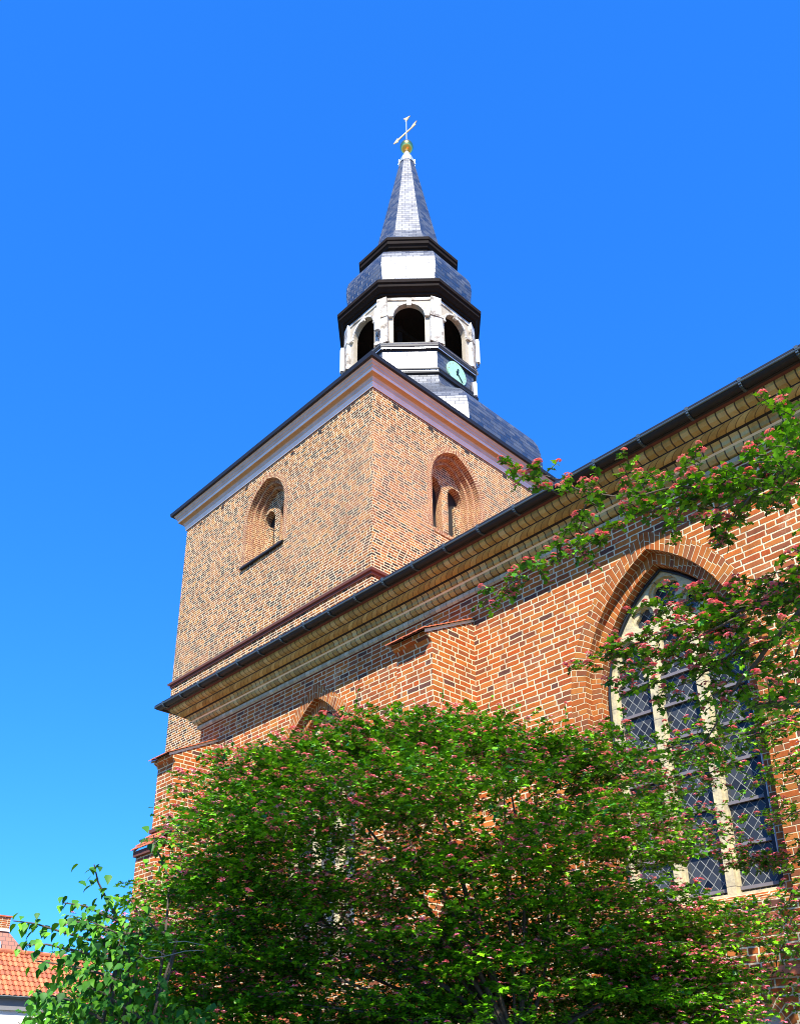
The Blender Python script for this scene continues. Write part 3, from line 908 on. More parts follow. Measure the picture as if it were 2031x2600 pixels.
# tower string course with dog-tooth bricks
mb = MB()
zc = 16.72
for o0, z0, o1, z1, mm in ((0, zc-0.1, 0.05, zc-0.1, 'dark_brick'), (0.05, zc-0.1, 0.05, zc, 'dark_brick'), (0.05, zc, 0.11, zc, 'dark_brick'), (0.11, zc, 0.13, zc+0.09, 'dark_brick'), (0.13, zc+0.09, 0.0, zc+0.17, 'black_metal')):
    c0 = [(TX0-o0, TY0-o0), (TX1+o0, TY0-o0), (TX1+o0, TY1)]
    c1 = [(TX0-o1, TY0-o1), (TX1+o1, TY0-o1), (TX1+o1, TY1)]
    for i in range(2):
        mb.face([(*c0[i], z0), (*c0[i+1], z0), (*c1[i+1], z1), (*c1[i], z1)], M[mm])
x = TX0+0.05
while x < TX1:
    mb.box((x, TY0-0.105, zc+0.005), (x+0.07, TY0-0.04, zc+0.095), M['terracotta'])
    x += 0.22
mb.build('tower_string_course', church)
# putlog holes under the cornice, shown as thin boxes in painted shade
for X in (-19.64, -21.27, -22.91, -25.9, -27.6, -29.25):
    mb = MB()
    mb.box((X-0.09, TY0-0.004, 23.84), (X+0.09, TY0+0.05, 23.99), M['recess_shade'])
    mb.build('putlog_shade_patch', tower_wall)
for Y, z in ((17.6, 23.88), (19.35, 23.93), (21.3, 23.95), (23.5, 23.95)):
    mb = MB()
    mb.box((TX1-0.05, Y-0.13, z-0.07), (TX1+0.004, Y+0.13, z+0.09), M['recess_shade'])
    mb.build('putlog_shade_patch', tower_wall)

# tower cornice
def rect_ring(prof, mats, name):
    mb = MB()
    for i in range(len(prof)-1):
        (o0, z0), (o1, z1) = prof[i], prof[i+1]
        def cor(o): return [(TX0-o, TY0-o), (TX1+o, TY0-o), (TX1+o, TY1+o), (TX0-o, TY1+o)]
        c0, c1 = cor(o0), cor(o1)
        for k in range(4):
            a, b = k, (k+1) % 4
            mb.face([(*c0[a], z0), (*c0[b], z0), (*c1[b], z1), (*c1[a], z1)], mats[i])
    return mb.build(name, church)
pw, pg, po = M['plaster_white'], M['plaster'], M['plaster_ochre']
rect_ring([(0.0, 24.10), (0.035, 24.10), (0.05, 24.11), (0.06, 24.20), (0.075, 24.21), (0.08, 24.30), (0.11, 24.32), (0.115, 24.40), (0.15, 24.44), (0.21, 24.475), (0.30, 24.49), (0.31, 24.50), (0.315, 24.60), (0.35, 24.62), (0.36, 24.70), (0.40, 24.72), (0.43, 24.80), (0.46, 24.82)],
          [M['dark_brick'], pw, pw, pw, pw, pg, pg, pg, po, po, pw, pw, pg, pg, pg, pg, pg], 'tower_cornice')
CX, CY = -23.9, 23.8
# eaves sheet of the tower roof
mb = MB()
for o0, z0, o1, z1 in ((0.46, 24.82, 0.56, 24.825), (0.56, 24.825, 0.58, 24.97), (0.58, 24.97, 0.46, 25.0)):
    c0 = [(TX0-o0, TY0-o0), (TX1+o0, TY0-o0), (TX1+o0, TY1+o0), (TX0-o0, TY1+o0)]
    c1 = [(TX0-o1, TY0-o1), (TX1+o1, TY0-o1), (TX1+o1, TY1+o1), (TX0-o1, TY1+o1)]
    for k in range(4):
        a, b = k, (k+1) % 4
        mb.face([(*c0[a], z0), (*c0[b], z0), (*c1[b], z1), (*c1[a], z1)], M['black_metal'])
oct_ = [(CX+5.52/math.cos(R(22.5))*math.cos(R(22.5+45*k)), CY+5.52/math.cos(R(22.5))*math.sin(R(22.5+45*k)), 25.55) for k in range(8)]
rc = [(TX1+0.46, TY1+0.46, 25.0), (TX0-0.46, TY1+0.46, 25.0), (TX0-0.46, TY0-0.46, 25.0), (TX1+0.46, TY0-0.46, 25.0)]
# fill between the rectangle and the octagon
ids = {0: (0, 1), 1: (2, 3), 2: (4, 5), 3: (6, 7)}
for c in range(4):
    a, b = ids[c]
    mb.face([rc[c], oct_[b], oct_[a]], M['slate'])
for c in range(4):
    n = (c+1) % 4
    mb.face([rc[c], rc[n], oct_[ids[n][0]], oct_[ids[c][1]]], M['slate'])
mb.build('roof_eave', church)
mb = MB()
mb.lathe8((CX, CY), [(5.52, 25.50), (5.52, 25.85), (5.48, 26.45), (5.38, 26.95), (5.22, 27.30), (4.95, 27.68), (4.6, 28.05), (4.15, 28.50), (3.7, 28.98), (3.35, 29.38), (3.12, 29.72), (2.97, 30.30)], M['slate'])
bell_roof = mb.build('bell_roof', church)
mb = MB()
c = (-26.6, 17.4, 27.35)
mb.face([(-26.7, 18.0, 26.3), (-25.9, 18.0, 26.3), (-26.3, 18.0, 27.55)], M['pane'])
mb.face([(-25.9, 18.0, 26.3), (-26.3, 20.2, 27.5), (-26.3, 18.0, 27.55)], M['slate'])
mb.face([(-26.7, 18.0, 26.3), (-26.3, 18.0, 27.55), (-26.3, 20.2, 27.5)], M['slate'])
mb.build('roof_dormer', bell_roof)

# ---- lantern
mb = MB()
zl = [M['zinc_light']]
mb.lathe8((CX, CY), [(2.97, 30.30), (3.06, 30.34), (3.07, 30.44), (3.0, 30.48), (3.0, 30.54), (3.05, 30.56), (3.05, 30.62), (2.91, 30.68)], [M['black_metal'], M['black_metal'], M['zinc_light'], M['zinc_light'], M['black_metal'], M['black_metal'], M['black_metal']])
mb.lathe8((CX, CY), [(2.91, 30.68), (2.89, 31.72)], M['slate'])
mb.lathe8((CX, CY), [(2.89, 31.72), (3.0, 31.78), (3.0, 31.84), (3.05, 31.88), (3.05, 31.98), (3.08, 32.0), (3.08, 32.05), (2.95, 32.09), (0.0, 32.10)], [M['black_metal'], M['zinc_light'], M['slate'], M['black_metal'], M['zinc_light'], M['black_metal'], M['black_metal'], M['recess_shade']])
lantern = mb.build('lantern_parapet', church)
AP = 2.93
def facet(k):
    """frame of facet k: normal angle 45*k"""
    a = R(45*k)
    n = Vector((math.cos(a), math.sin(a), 0)); t = Vector((-math.sin(a), math.cos(a), 0))
    return n, t
for k in range(8):
    n, t = facet(k)
    mb = MB()
    ctr = Vector((CX, CY, 0))
    half = AP*0.4142
    def f3(u, v, d, ap=AP): return ctr+n*(ap-d)+t*u+Vector((0, 0, v))
    op = arch(0, 0.70, 32.13, 33.72, 0.74, 0, 9)
    mb.plate([(-half+0.1, 32.09), (half-0.1, 32.09), (half-0.1, 34.80), (-half+0.1, 34.80)], [op], M['wood_grey'], f3, 0.22)
    # archivolt and keystone
    A = arch(0, 0.70, 33.72, 33.72, 0.74, 0.09, 9)[1:-1]; B = arch(0, 0.70, 33.72, 33.72, 0.74, 0.0, 9)[1:-1]
    mb.strip([f3(p[0], p[1], -0.06) for p in A], [f3(p[0], p[1], -0.06) for p in B], M['wood_white'], flip=True)
    mb.strip([f3(p[0], p[1], 0) for p in A], [f3(p[0], p[1], -0.06) for p in A], M['wood_white'])
    mb.strip([f3(p[0], p[1], -0.06) for p in B], [f3(p[0], p[1], 0.0) for p in B], M['wood_white'])
    for uu0, uu1, v0, v1, d in ((-0.10, 0.10, 34.30, 34.62, -0.11), (-half+0.2, -0.72, 33.62, 33.72, -0.13), (0.72, half-0.2, 33.62, 33.72, -0.13), (-half+0.15, half-0.15, 34.66, 34.80, -0.05)):
        q = [f3(uu0, v0, d), f3(uu1, v0, d), f3(uu1, v1, d), f3(uu0, v1, d)]
        b2 = [f3(uu0, v0, 0), f3(uu1, v0, 0), f3(uu1, v1, 0), f3(uu0, v1, 0)]
        mb.face(q, M['wood_white'])
        for i in range(4):
            j = (i+1) % 4
            mb.face([b2[i], b2[j], q[j], q[i]], M['wood_white'])
    # dark lining behind
    mb.build('lantern_arch', lantern)
    # corner post between facet k and k+1: wide lower part, narrower upper part
    a = R(45*k+22.5)
    rr = AP/math.cos(R(22.5))
    pn = Vector((math.cos(a), math.sin(a), 0)); pt = Vector((-math.sin(a), math.cos(a), 0))
    mb = MB()
    def post(w, d0, d1, z0, z1):
        P = []
        for z in (z0, z1):
            P.append([ctr+pn*(rr+d0)-pt*w+Vector((0, 0, z)), ctr+pn*(rr+d0)+pt*w+Vector((0, 0, z)), ctr+pn*(rr+d1)+pt*w+Vector((0, 0, z)), ctr+pn*(rr+d1)-pt*w+Vector((0, 0, z))])
        b, tt = P
        mb.face(b[::-1], M['wood_white']); mb.face(tt, M['wood_white'])
        for i in range(4):
            j = (i+1) % 4
            mb.face([b[i], b[j], tt[j], tt[i]], M['wood_white'])
    post(0.29, 0.07, -0.30, 32.10, 33.60)
    post(0.33, 0.11, -0.30, 33.60, 33.72)
    post(0.24, 0.05, -0.28, 33.72, 34.80)
    post(0.33, 0.11, -0.30, 32.08, 32.22)
    mb.build('lantern_post', lantern)
# dark bell frame and bell inside
mb = MB()
for dx in (-0.9, 0.9):
    mb.box((CX+dx-0.08, CY-1.6, 32.1), (CX+dx+0.08, CY-1.44, 34.7), M['dark_wood'])
    mb.box((CX+dx-0.08, CY+1.44, 32.1), (CX+dx+0.08, CY+1.6, 34.7), M['dark_wood'])
    mb.box((CX+dx-0.1, CY-1.7, 34.0), (CX+dx+0.1, CY+1.7, 34.2), M['dark_wood'])
mb.box((CX-1.9, CY-0.1, 34.2), (CX+1.9, CY+0.1, 34.38), M['dark_wood'])
mb.build('bell_frame', lantern)
# soffit, lantern roof
dw = M['dark_wood']
mb = MB()
mb.lathe8((CX, CY), [(0.0, 34.79), (2.96, 34.80), (2.96, 34.88), (3.04, 34.90), (3.05, 35.0), (3.13, 35.02), (3.20, 35.10), (3.26, 35.14), (3.30, 35.16), (3.31, 35.30), (3.38, 35.34), (3.39, 35.50), (3.30, 35.56)], [dw]*12)
soff = mb.build('lantern_eave', church)
mb = MB()
mb.lathe8((CX, CY), [(3.30, 35.56), (3.12, 35.72), (2.98, 35.9), (2.90, 36.10), (2.93, 36.35), (2.98, 36.7), (3.0, 37.0), (2.98, 37.35), (2.90, 37.68), (2.76, 37.95), (2.55, 38.15), (2.3, 38.28), (2.10, 38.34), (2.08, 38.40), (2.07, 38.72)], M['slate'])
mb.build('lantern_roof', church)
mb = MB()
mb.lathe8((CX, CY), [(2.07, 38.66), (2.15, 38.68), (2.16, 38.78), (2.24, 38.80), (2.29, 38.90), (2.36, 38.95), (2.37, 39.12), (2.42, 39.15), (2.43, 39.30), (2.30, 39.42), (2.0, 39.62)], [dw]*10)
mb.build('upper_eave', church)
mb = MB()
mb.lathe8((CX, CY), [(2.02, 39.60), (1.86, 39.95), (1.70, 40.35), (1.53, 40.85), (1.2, 42.75), (0.77, 45.3), (0.33, 47.9)], M['slate'])
spire = mb.build('spire', church)
mb = MB()
mb.lathe8((CX, CY), [(0.42, 47.55), (0.37, 47.75), (0.33, 47.95), (0.10, 48.6), (0.0, 48.62)], M['zinc_light'])
for k in range(8):    # scalloped lower edge of the cap
    a = R(22.5+45*k)
    p = Vector((CX+0.45*math.cos(a), CY+0.45*math.sin(a), 47.5))
    mb.tube([p+Vector((0, 0, 0.25)), p, p+Vector((0.06*math.cos(a), 0.06*math.sin(a), -0.12))], [0.05, 0.03, 0.01], M['zinc_light'], 5)
mb.build('spire_cap', spire)
# gilded orb
bm = bmesh.new()
bmesh.ops.create_uvsphere(bm, u_segments=32, v_segments=20, radius=0.36)
me = bpy.data.meshes.new('orb')
bm.to_mesh(me); bm.free()
me.materials.append(M['gold'])
me.polygons.foreach_set('use_smooth', [True]*len(me.polygons))
orb = bpy.data.objects.new('orb', me)
COL.objects.link(orb)
orb.parent = spire
orb.location = (CX, CY, 49.02)
orb.matrix_parent_inverse = spire.matrix_world.inverted()
# weather vane: rod, pointer bar with split tail, small upper banner
vane = MB()
vane.tube([(CX, CY, 48.3), (CX, CY, 51.35)], 0.028, M['zinc_light'], 8)
vd = Vector((-0.998, -0.055, 0)).normalized()
vz = Vector((0, 0, 1))
def vplate(pts, th=0.02):
    sd = vd.cross(vz).normalized()*th
    A = [Vector((CX, CY, 0))+vd*u+vz*z+sd for u, z in pts]
    B = [p-sd*2 for p in A]
    vane.face(A, M['pale_gold']); vane.face(B[::-1], M['pale_gold'])
    for i in range(len(A)):
        j = (i+1) % len(A)
        vane.face([A[i], B[i], B[j], A[j]], M['pale_gold'])
vplate([(-0.70, 50.17), (0.62, 50.14), (0.64, 50.04), (0.98, 50.2), (0.66, 50.37), (0.62, 50.27), (-0.35, 50.26), (-0.52, 50.38), (-0.78, 50.40), (-0.64, 50.27)])
vplate([(-0.30, 51.28), (-0.02, 51.12), (0.05, 51.12), (0.05, 51.3), (0.22, 51.52), (-0.02, 51.40)])
vane.build('weather_vane', spire)

# clocks on the east and south facets
def clock(k):
    n, t = facet(k)
    c = Vector((CX, CY, 31.14))+n*(2.92)
    mb = MB()
    N_ = 36
    rim = [c+n*0.05+t*0.60*math.cos(a)+Vector((0, 0, 0.60*math.sin(a))) for a in [2*math.pi*i/N_ for i in range(N_)]]
    rim0 = [p-n*0.12 for p in rim]
    mb.face(rim, M['copper_green'])
    for i in range(N_):
        j = (i+1) % N_
        mb.face([rim0[i], rim0[j], rim[j], rim[i]], M['copper_green'])
    for i in range(12):
        a = 2*math.pi*i/12
        d = t*math.cos(a)+Vector((0, 0, math.sin(a)))
        s_ = t*(-math.sin(a))+Vector((0, 0, math.cos(a)))
        p = c+n*0.055
        mb.face([p+d*0.47-s_*0.012, p+d*0.55-s_*0.012, p+d*0.55+s_*0.012, p+d*0.47+s_*0.012], M['plaster_ochre'])
    ck = mb.build('clock', church)
    for ang, ln, w in ((R(-48), 0.52, 0.03), (R(75), 0.30, 0.055)):
        m2 = MB()
        d = t*math.cos(ang)+Vector((0, 0, math.sin(ang)))
        s_ = t*(-math.sin(ang))+Vector((0, 0, math.cos(ang)))
        p = c+n*0.085
        q = [p-d*0.10-s_*w*0.7, p+d*ln*0.75-s_*w, p+d*ln, p+d*ln*0.75+s_*w, p-d*0.10+s_*w*0.7]
        m2.face(q, M['hand_black'])
        q2 = [x-n*0.02 for x in q]
        for i in range(5):
            j = (i+1) % 5
            m2.face([q2[i], q2[j], q[j], q[i]], M['hand_black'])
        m2.build('clock_hand', ck)
clock(0)
clock(4)

# ------------------------------------------------------------------ mobile phone antennas on the lantern
def antenna(ang, rad, zc, hh, w, label):
    a = R(ang)
    n = Vector((math.cos(a), math.sin(a), 0)); t = Vector((-math.sin(a), math.cos(a), 0))
    p = Vector((CX, CY, 0))+n*rad
    root = tag(empty('antenna', (p.x, p.y, zc-hh/2)), label, 'antenna', 'mobile phone antennas on the lantern')
    mb = MB()
    prof = [(-w, 0), (-w*0.75, 0.07), (w*0.75, 0.07), (w, 0), (w, -0.07), (-w, -0.07)]
    lo = [p+t*u+n*d+Vector((0, 0, zc-hh/2)) for u, d in prof]
    hi = [p+t*u+n*d+Vector((0, 0, zc+hh/2)) for u, d in prof]
    mb.face(lo, M['white_plastic']); mb.face(hi[::-1], M['white_plastic'])
    for i in range(6):
        j = (i+1) % 6
        mb.face([lo[i], hi[i], hi[j], lo[j]], M['white_plastic'])
    mb.build('antenna_panel', root, merge=True)
    mb = MB()
    q = p-n*0.16
    mb.tube([q+Vector((0, 0, zc-hh/2-0.35)), q+Vector((0, 0, zc+hh/2+0.1))], 0.035, M['lead'], 8)
    for z in (zc-hh/2+0.15, zc+hh/2-0.15):
        mb.tube([p-n*0.07+Vector((0, 0, z)), p-n*0.55+Vector((0, 0, z))], 0.03, M['lead'], 6)
    for u in (-0.05, 0.05):
        mb.tube([p+t*u+Vector((0, 0, zc-hh/2)), p+t*u+Vector((0, 0, zc-hh/2-0.18)), p-n*0.2+Vector((0, 0, zc-hh/2-0.32)), p-n*0.5+Vector((0, 0, zc-hh/2-0.2))], 0.018, M['black_metal'], 6)
    mb.build('antenna_mount', root)
antenna(-69, 3.50, 33.3, 1.25, 0.13, 'white antenna panel beside the front left lantern post under the eave')
antenna(-112, 3.40, 32.75, 1.35, 0.12, 'white antenna panel at the far left edge of the lantern')
antenna(22, 3.42, 33.1, 1.35, 0.10, 'slim white antenna panel at the right edge of the lantern, above the clock')
antenna(20, 3.25, 30.85, 0.75, 0.09, 'small white antenna low on the right edge of the lantern, below the clock ledge')

# ------------------------------------------------------------------ houses at the lower left
house = tag(empty('tiled_house', (-38, 14, 0)), 'low white rendered house under an orange pantile roof at lower left', 'house')
HX, HY0, HY1, HE = -38.0, 6.0, 19.5, 5.32
mb = MB()
mb.box((HX-5, HY0, 0), (HX, HY1, 4.78), M['white_wall'], 'bt')
mb.build('wall', house)
mb = MB()
mb.box((HX-5, HY0-0.05, 4.78), (HX+0.12, HY1+0.05, 5.22), M['grey_render'], '')
mb.build('eave_board', house)
mb = MB()
# real pantile waves, course by course
sl = R(45)
nrow, roww = 9, 0.30
ny = int((HY1-HY0)/0.22)
for r_ in range(nrow):
    d0, d1 = r_*roww, (r_+1)*roww+0.02
    prevA = prevB = None
    A, B, UA, UB = [], [], [], []
    for j in range(ny*6+1):
        y = HY0+0.22*j/6
        ph = (j % 6)/6*2*math.pi
        hgt = 0.028*math.sin(ph)+0.012*math.sin(2*ph)
        def pt(d, extra):
            return (HX+0.22-d*math.cos(sl)+(hgt+extra)*math.sin(sl), y, HE+d*math.sin(sl)+(hgt+extra)*math.cos(sl))
        A.append(pt(d0, 0.035)); B.append(pt(d1, 0.0))
        UA.append((y, d0+0.01)); UB.append((y, d0+0.29))
    mb.strip(A, B, M['pantile'], UA, UB, True)
    C0 = [(p[0]-0.03, p[1], p[2]-0.03) for p in A]
    mb.strip(C0, A, M['pantile'], UA, UA, True)
top = HE+nrow*roww*math.sin(sl)
rx = HX+0.22-nrow*roww*math.cos(sl)
y = HY0
while y < HY1:
    mb.tube([(rx, y, top+0.0), (rx, y+0.40, top+0.01)], [0.13, 0.115], M['pantile'], 10)
    y += 0.38
mb.face([(rx, HY0, top), (rx, HY1, top), (HX-5, HY1, HE), (HX-5, HY0, HE)], M['pantile'])
mb.face([(HX, HY1, 4.7), (rx, HY1, top), (HX-5, HY1, 4.7)], M['white_wall'])
mb.build('roof', house)
mb = MB()
for i in range(8):
    a0 = math.pi+math.pi*i/8; a1 = math.pi+math.pi*(i+1)/8
    f = lambda a: (HX+0.27-0.075*math.cos(a), 5.28+0.075*math.sin(a))
    (x0, z0), (x1, z1) = f(a0), f(a1)
    mb.face([(x0, HY0, z0), (x1, HY0, z1), (x1, HY1, z1), (x0, HY1, z0)], M['gutter'])
mb.tube([(HX+0.345, HY0, 5.29), (HX+0.345, HY1, 5.29)], 0.014, M['pipe_grey'], 6)
mb.build('gutter', house)

house2 = tag(empty('gabled_building', (-46, 12, 0)), 'taller building with weathered red plain tile roof behind the low house', 'building')
mb = MB()
mb.box((-54, 4, 0), (-46.2, 20.3, 6.4), M['brick_tower'], 'bt')
mb.build('wall', house2)
mb = MB()
F = [(-46, 4, 6.3), (-46, 20.6, 6.3), (-47.1, 18.0, 9.25), (-47.1, 4, 9.25)]
mb.face(F, M['plain_tile'], [(4, 0), (20.6, 0), (18.0, 3.15), (4, 3.15)])
mb.face([(-46, 20.6, 6.3), (-54, 20.6, 6.3), (-53, 18.0, 9.25), (-47.1, 18.0, 9.25)], M['plain_tile'], [(0, 0), (8, 0), (7, 3.3), (1, 3.3)])
mb.box((-47.3, 4, 9.25), (-47.02, 18.05, 9.38), M['white_wall'])
mb.face([(-47.1, 4, 9.30), (-47.1, 18.0, 9.30), (-50, 16.5, 10.3), (-50, 4, 10.3)], M['plain_tile'])
mb.build('roof', house2)
mb = MB()
mb.box((-48.6, 16.6, 9.2), (-47.6, 18.2, 10.05), M['brick'])
mb.box((-48.66, 16.54, 10.05), (-47.54, 18.26, 10.12), M['terracotta'])
mb.build('chimney', house2)
mb = MB()
wy0, wy1, wz0, wz1 = 16.95-1.15, 17.1, 6.95+0.35, 8.85
def wp(y, z, o): return (-46-(z-6.3)*0.373+0.02+o, y, z)
wy0, wy1 = 15.2, 17.05-0.9
wy0, wy1 = 16.2, 17.5
mb.face([wp(wy0, 7.55, 0.10), wp(wy1, 7.55, 0.10), wp(wy1, 8.62, 0.10), wp(wy0, 8.62, 0.10)], M['pane'])
win = mb.build('skylight', house2)
mb = MB()
for a, b, c_, d in ((wy0-0.07, wy0, 7.48, 8.70), (wy1, wy1+0.07, 7.48, 8.70), (wy0, wy1, 7.48, 7.55), (wy0, wy1, 8.62, 8.70), (wy0, wy1, 8.06, 8.10), (wy0+0.55, wy0+0.59, 7.55, 8.62), (wy0+1.15, wy0+1.19, 7.55, 8.62)):
    mb.face([wp(a, c_, 0.13), wp(b, c_, 0.13), wp(b, d, 0.13), wp(a, d, 0.13)], M['zinc_light'])
mb.build('window_frame', win)

# ------------------------------------------------------------------ plants
def np_mesh(name, V, F, mat, parent=None, smooth=False):
    """V (n,3) float array, F (m,k) int array of equal-sided faces"""
    me = bpy.data.meshes.new(name)
    m_, k_ = F.shape
    me.vertices.add(len(V))
    me.vertices.foreach_set('co', np.ascontiguousarray(V, dtype=np.float32).ravel())
    me.loops.add(m_*k_)
    me.loops.foreach_set('vertex_index', np.ascontiguousarray(F, dtype=np.int32).ravel())
    me.polygons.add(m_)
    me.polygons.foreach_set('loop_start', np.arange(0, m_*k_, k_, dtype=np.int32))
    me.update(calc_edges=True)
    me.materials.append(mat)
    o = bpy.data.objects.new(name, me)
    COL.objects.link(o)
    if parent:
        o.parent = parent
        o.matrix_parent_inverse = Matrix.Translation(-Vector(parent.location))
    return o

def frames(d, nrm):
    """rotation matrices with x along d and z as close as possible to nrm"""
    d = d/np.linalg.norm(d, axis=1, keepdims=True)
    y = np.cross(nrm, d)
    y /= np.linalg.norm(y, axis=1, keepdims=True)+1e-9
    z = np.cross(d, y)
    return np.stack([d, y, z], axis=2)
def scatter(T, TF, P, Rm, S):
    n, k = len(P), len(T)
    V = np.einsum('nij,kj->nki', Rm, T)*S[:, None, None]+P[:, None, :]
    F = (TF[None, :, :]+(np.arange(n)*k)[:, None, None]).reshape(-1, TF.shape[1])
    return V.reshape(-1, 3), F

# hawthorn leaf, lobed, length 1, folded along the midrib (quads)
HL = np.array([(0, 0, 0), (0.22, 0.0, -0.02), (0.55, 0.0, 0.0), (1.0, 0.0, -0.10),
               (0.25, 0.30, 0.06), (0.45, 0.15, 0.05), (0.62, 0.42, 0.08), (0.78, 0.17, 0.03),
               (0.25, -0.30, 0.06), (0.45, -0.15, 0.05), (0.62, -0.42, 0.08), (0.78, -0.17, 0.03)], float)
HF = np.array([(0, 1, 5, 4), (1, 2, 7, 6), (1, 5, 5, 1), (0, 8, 9, 1), (1, 10, 11, 2), (2, 3, 7, 7), (2, 11, 3, 3)])
HF3 = np.array([(0, 1, 4), (1, 5, 4), (1, 2, 5), (5, 2, 6), (2, 7, 6), (2, 3, 7), (0, 8, 1), (1, 8, 9), (1, 9, 2), (9, 10, 2), (2, 10, 11), (2, 11, 3)])
# broad heart-shaped leaf
BLf = np.array([(0, 0, 0), (0.35, 0, -0.03), (0.7, 0, -0.06), (1.05, 0, -0.2), (0.05, 0.26, 0.03), (0.32, 0.38, 0.05), (0.68, 0.22, 0.0), (0.05, -0.26, 0.03), (0.32, -0.38, 0.05), (0.68, -0.22, 0.0)], float)
BF3 = np.array([(0, 1, 4), (4, 1, 5), (1, 2, 5), (5, 2, 6), (2, 3, 6), (0, 7, 1), (7, 8, 1), (1, 8, 2), (8, 9, 2), (2, 9, 3)])
# floret: shallow five-petalled cup
FT = np.array([(0, 0, 0)]+[(math.cos(2*math.pi*i/6), math.sin(2*math.pi*i/6), 0.35) for i in range(6)], float)
FF = np.array([(0, 1+i, 1+(i+1) % 6) for i in range(6)])

class Plant:
    def __init__(s):
        s.lp = []; s.ld = []; s.ln = []; s.ls = []
        s.fp = []; s.fn = []; s.fs = []
        s.twigs = MB()
    def leaf(s, p, d, n, sz):
        s.lp.append(p); s.ld.append(d); s.ln.append(n); s.ls.append(sz)
    def cluster(s, p, r, k):
        for _ in range(k):
            a = random.uniform(0, 2*math.pi); e = random.random()**0.6
            q = (p[0]+r*e*math.cos(a), p[1]+r*e*math.sin(a), p[2]+r*0.5*(1-e*e)+random.uniform(-0.1, 0.1)*r)
            s.fp.append(q)
            s.fn.append((0.6*e*math.cos(a)+random.uniform(-0.3, 0.3), 0.6*e*math.sin(a)+random.uniform(-0.3, 0.3), 1))
            s.fs.append(random.uniform(0.006, 0.010))
    def spray(s, p, d, length, nleaf, lsz, flowers=0.5, droop=0.35, fr=0.022, fk=9, stem=True):
        """a twig with alternate leaves and sometimes a blossom cluster"""
        p = Vector(p); d = Vector(d).normalized()
        pts = [p.copy()]
        q = p.copy(); dd = d.copy()
        for i in range(4):
            dd = (dd+Vector((random.uniform(-.15, .15), random.uniform(-.15, .15), -droop*0.18+random.uniform(-.1, .1)))).normalized()
            q = q+dd*length/4
            pts.append(q.copy())
        if stem:
            s.twigs.tube(pts, [0.004, 0.0035, 0.003, 0.0025, 0.0015], M['bark'], 3, False)
        for i in range(nleaf):
            t = (i+random.random())/nleaf*3.999
            k = int(t)
            c = pts[k].lerp(pts[k+1], t-k)
            side = 1 if i % 2 else -1
            ax = (pts[k+1]-pts[k]).normalized()
            lat = ax.cross(Vector((0, 0, 1)))
            if lat.length < 0.1: lat = Vector((1, 0, 0))
            lat.normalize()
            ld = (ax*random.uniform(0.2, 0.9)+lat*side*random.uniform(0.4, 1.0)+Vector((random.uniform(-.4, .4), random.uniform(-.4, .4), random.uniform(-0.5, 0.35))))
            nn = Vector((random.gauss(0, .42), random.gauss(0, .42), 1.0))
            s.leaf(tuple(c), tuple(ld), tuple(nn), lsz*random.uniform(0.55, 1.35))
        if random.random() < flowers:
            for _ in range(random.choice((1, 1, 2))):
                c = pts[random.choice((2, 3, 4))]
                s.cluster((c.x+random.uniform(-.02, .02), c.y+random.uniform(-.02, .02), c.z+0.025), fr*random.uniform(0.7, 1.25), fk)
    def finish(s, root, leafmat, T=HL, TF=HF3, fm=None):
        P = np.array(s.lp); D = np.array(s.ld); Nn = np.array(s.ln); S = np.array(s.ls)
        V, F = scatter(T, TF, P, frames(D, Nn), S)
        np_mesh('foliage', V, F, leafmat, root)
        if s.fp:
            P = np.array(s.fp); Nn = np.array(s.fn); S = np.array(s.fs)
            D = np.cross(Nn, rng.normal(size=Nn.shape))
            V, F = scatter(FT, FF, P, frames(D, Nn), S)
            np_mesh('blossoms', V, F, M['blossom'], root)
        if s.twigs.f:
            s.twigs.build('twigs', root)

def limb(mb, pts, r0, r1, n=7):
    m_ = len(pts)
    mb.tube(pts, [r0+(r1-r0)*i/(m_-1) for i in range(m_)], M['bark'], n)
def bez(a, b, c, n=8):
    a, b, c = Vector(a), Vector(b), Vector(c)
    return [a*(1-t)**2+b*2*t*(1-t)+c*t*t for t in [i/n for i in range(n+1)]]

# ---- main hawthorn in front of the church
haw = tag(empty('hawthorn_tree', (-5.0, 6.2, 0)), 'big pink flowering hawthorn spreading across the foot of the church wall', 'tree')
TOP = [(-67, 1.7), (-64.5, 2.2), (-62.8, 2.65), (-61.6, 3.0), (-60.0, 3.5), (-58, 4.1), (-55.5, 4.5), (-53.4, 4.6), (-50.3, 4.82), (-49, 4.98), (-46.3, 4.84), (-44.5, 4.85), (-43.3, 5.02), (-41.7, 4.9), (-37.8, 4.75), (-36, 4.62), (-34.7, 4.72), (-32, 4.4), (-30.5, 3.7), (-29.3, 3.2), (-28, 2.4), (-24, 1.9), (-20, 1.7)]
def top_at(az):
    for (a0, z0), (a1, z1) in zip(TOP, TOP[1:]):
        if a0 <= az <= a1:
            return z0+(z1-z0)*(az-a0)/(a1-a0)
    return TOP[0][1] if az < TOP[0][0] else TOP[-1][1]
pl = Plant()
trunk_base = Vector((-5.0, 6.2, 0))
mbt = MB()
limb(mbt, bez(trunk_base, trunk_base+Vector((0.05, 0.05, 0.9)), trunk_base+Vector((-0.1, 0.0, 1.9))), 0.16, 0.11, 10)
mbt.build('trunk', haw)
mbb = MB()
fork = trunk_base+Vector((-0.1, 0.0, 1.9))
def hp(az, d, z):
    a = R(az)
    return Vector((d*math.sin(a), d*math.cos(a), z))
count = 0
tiers = []
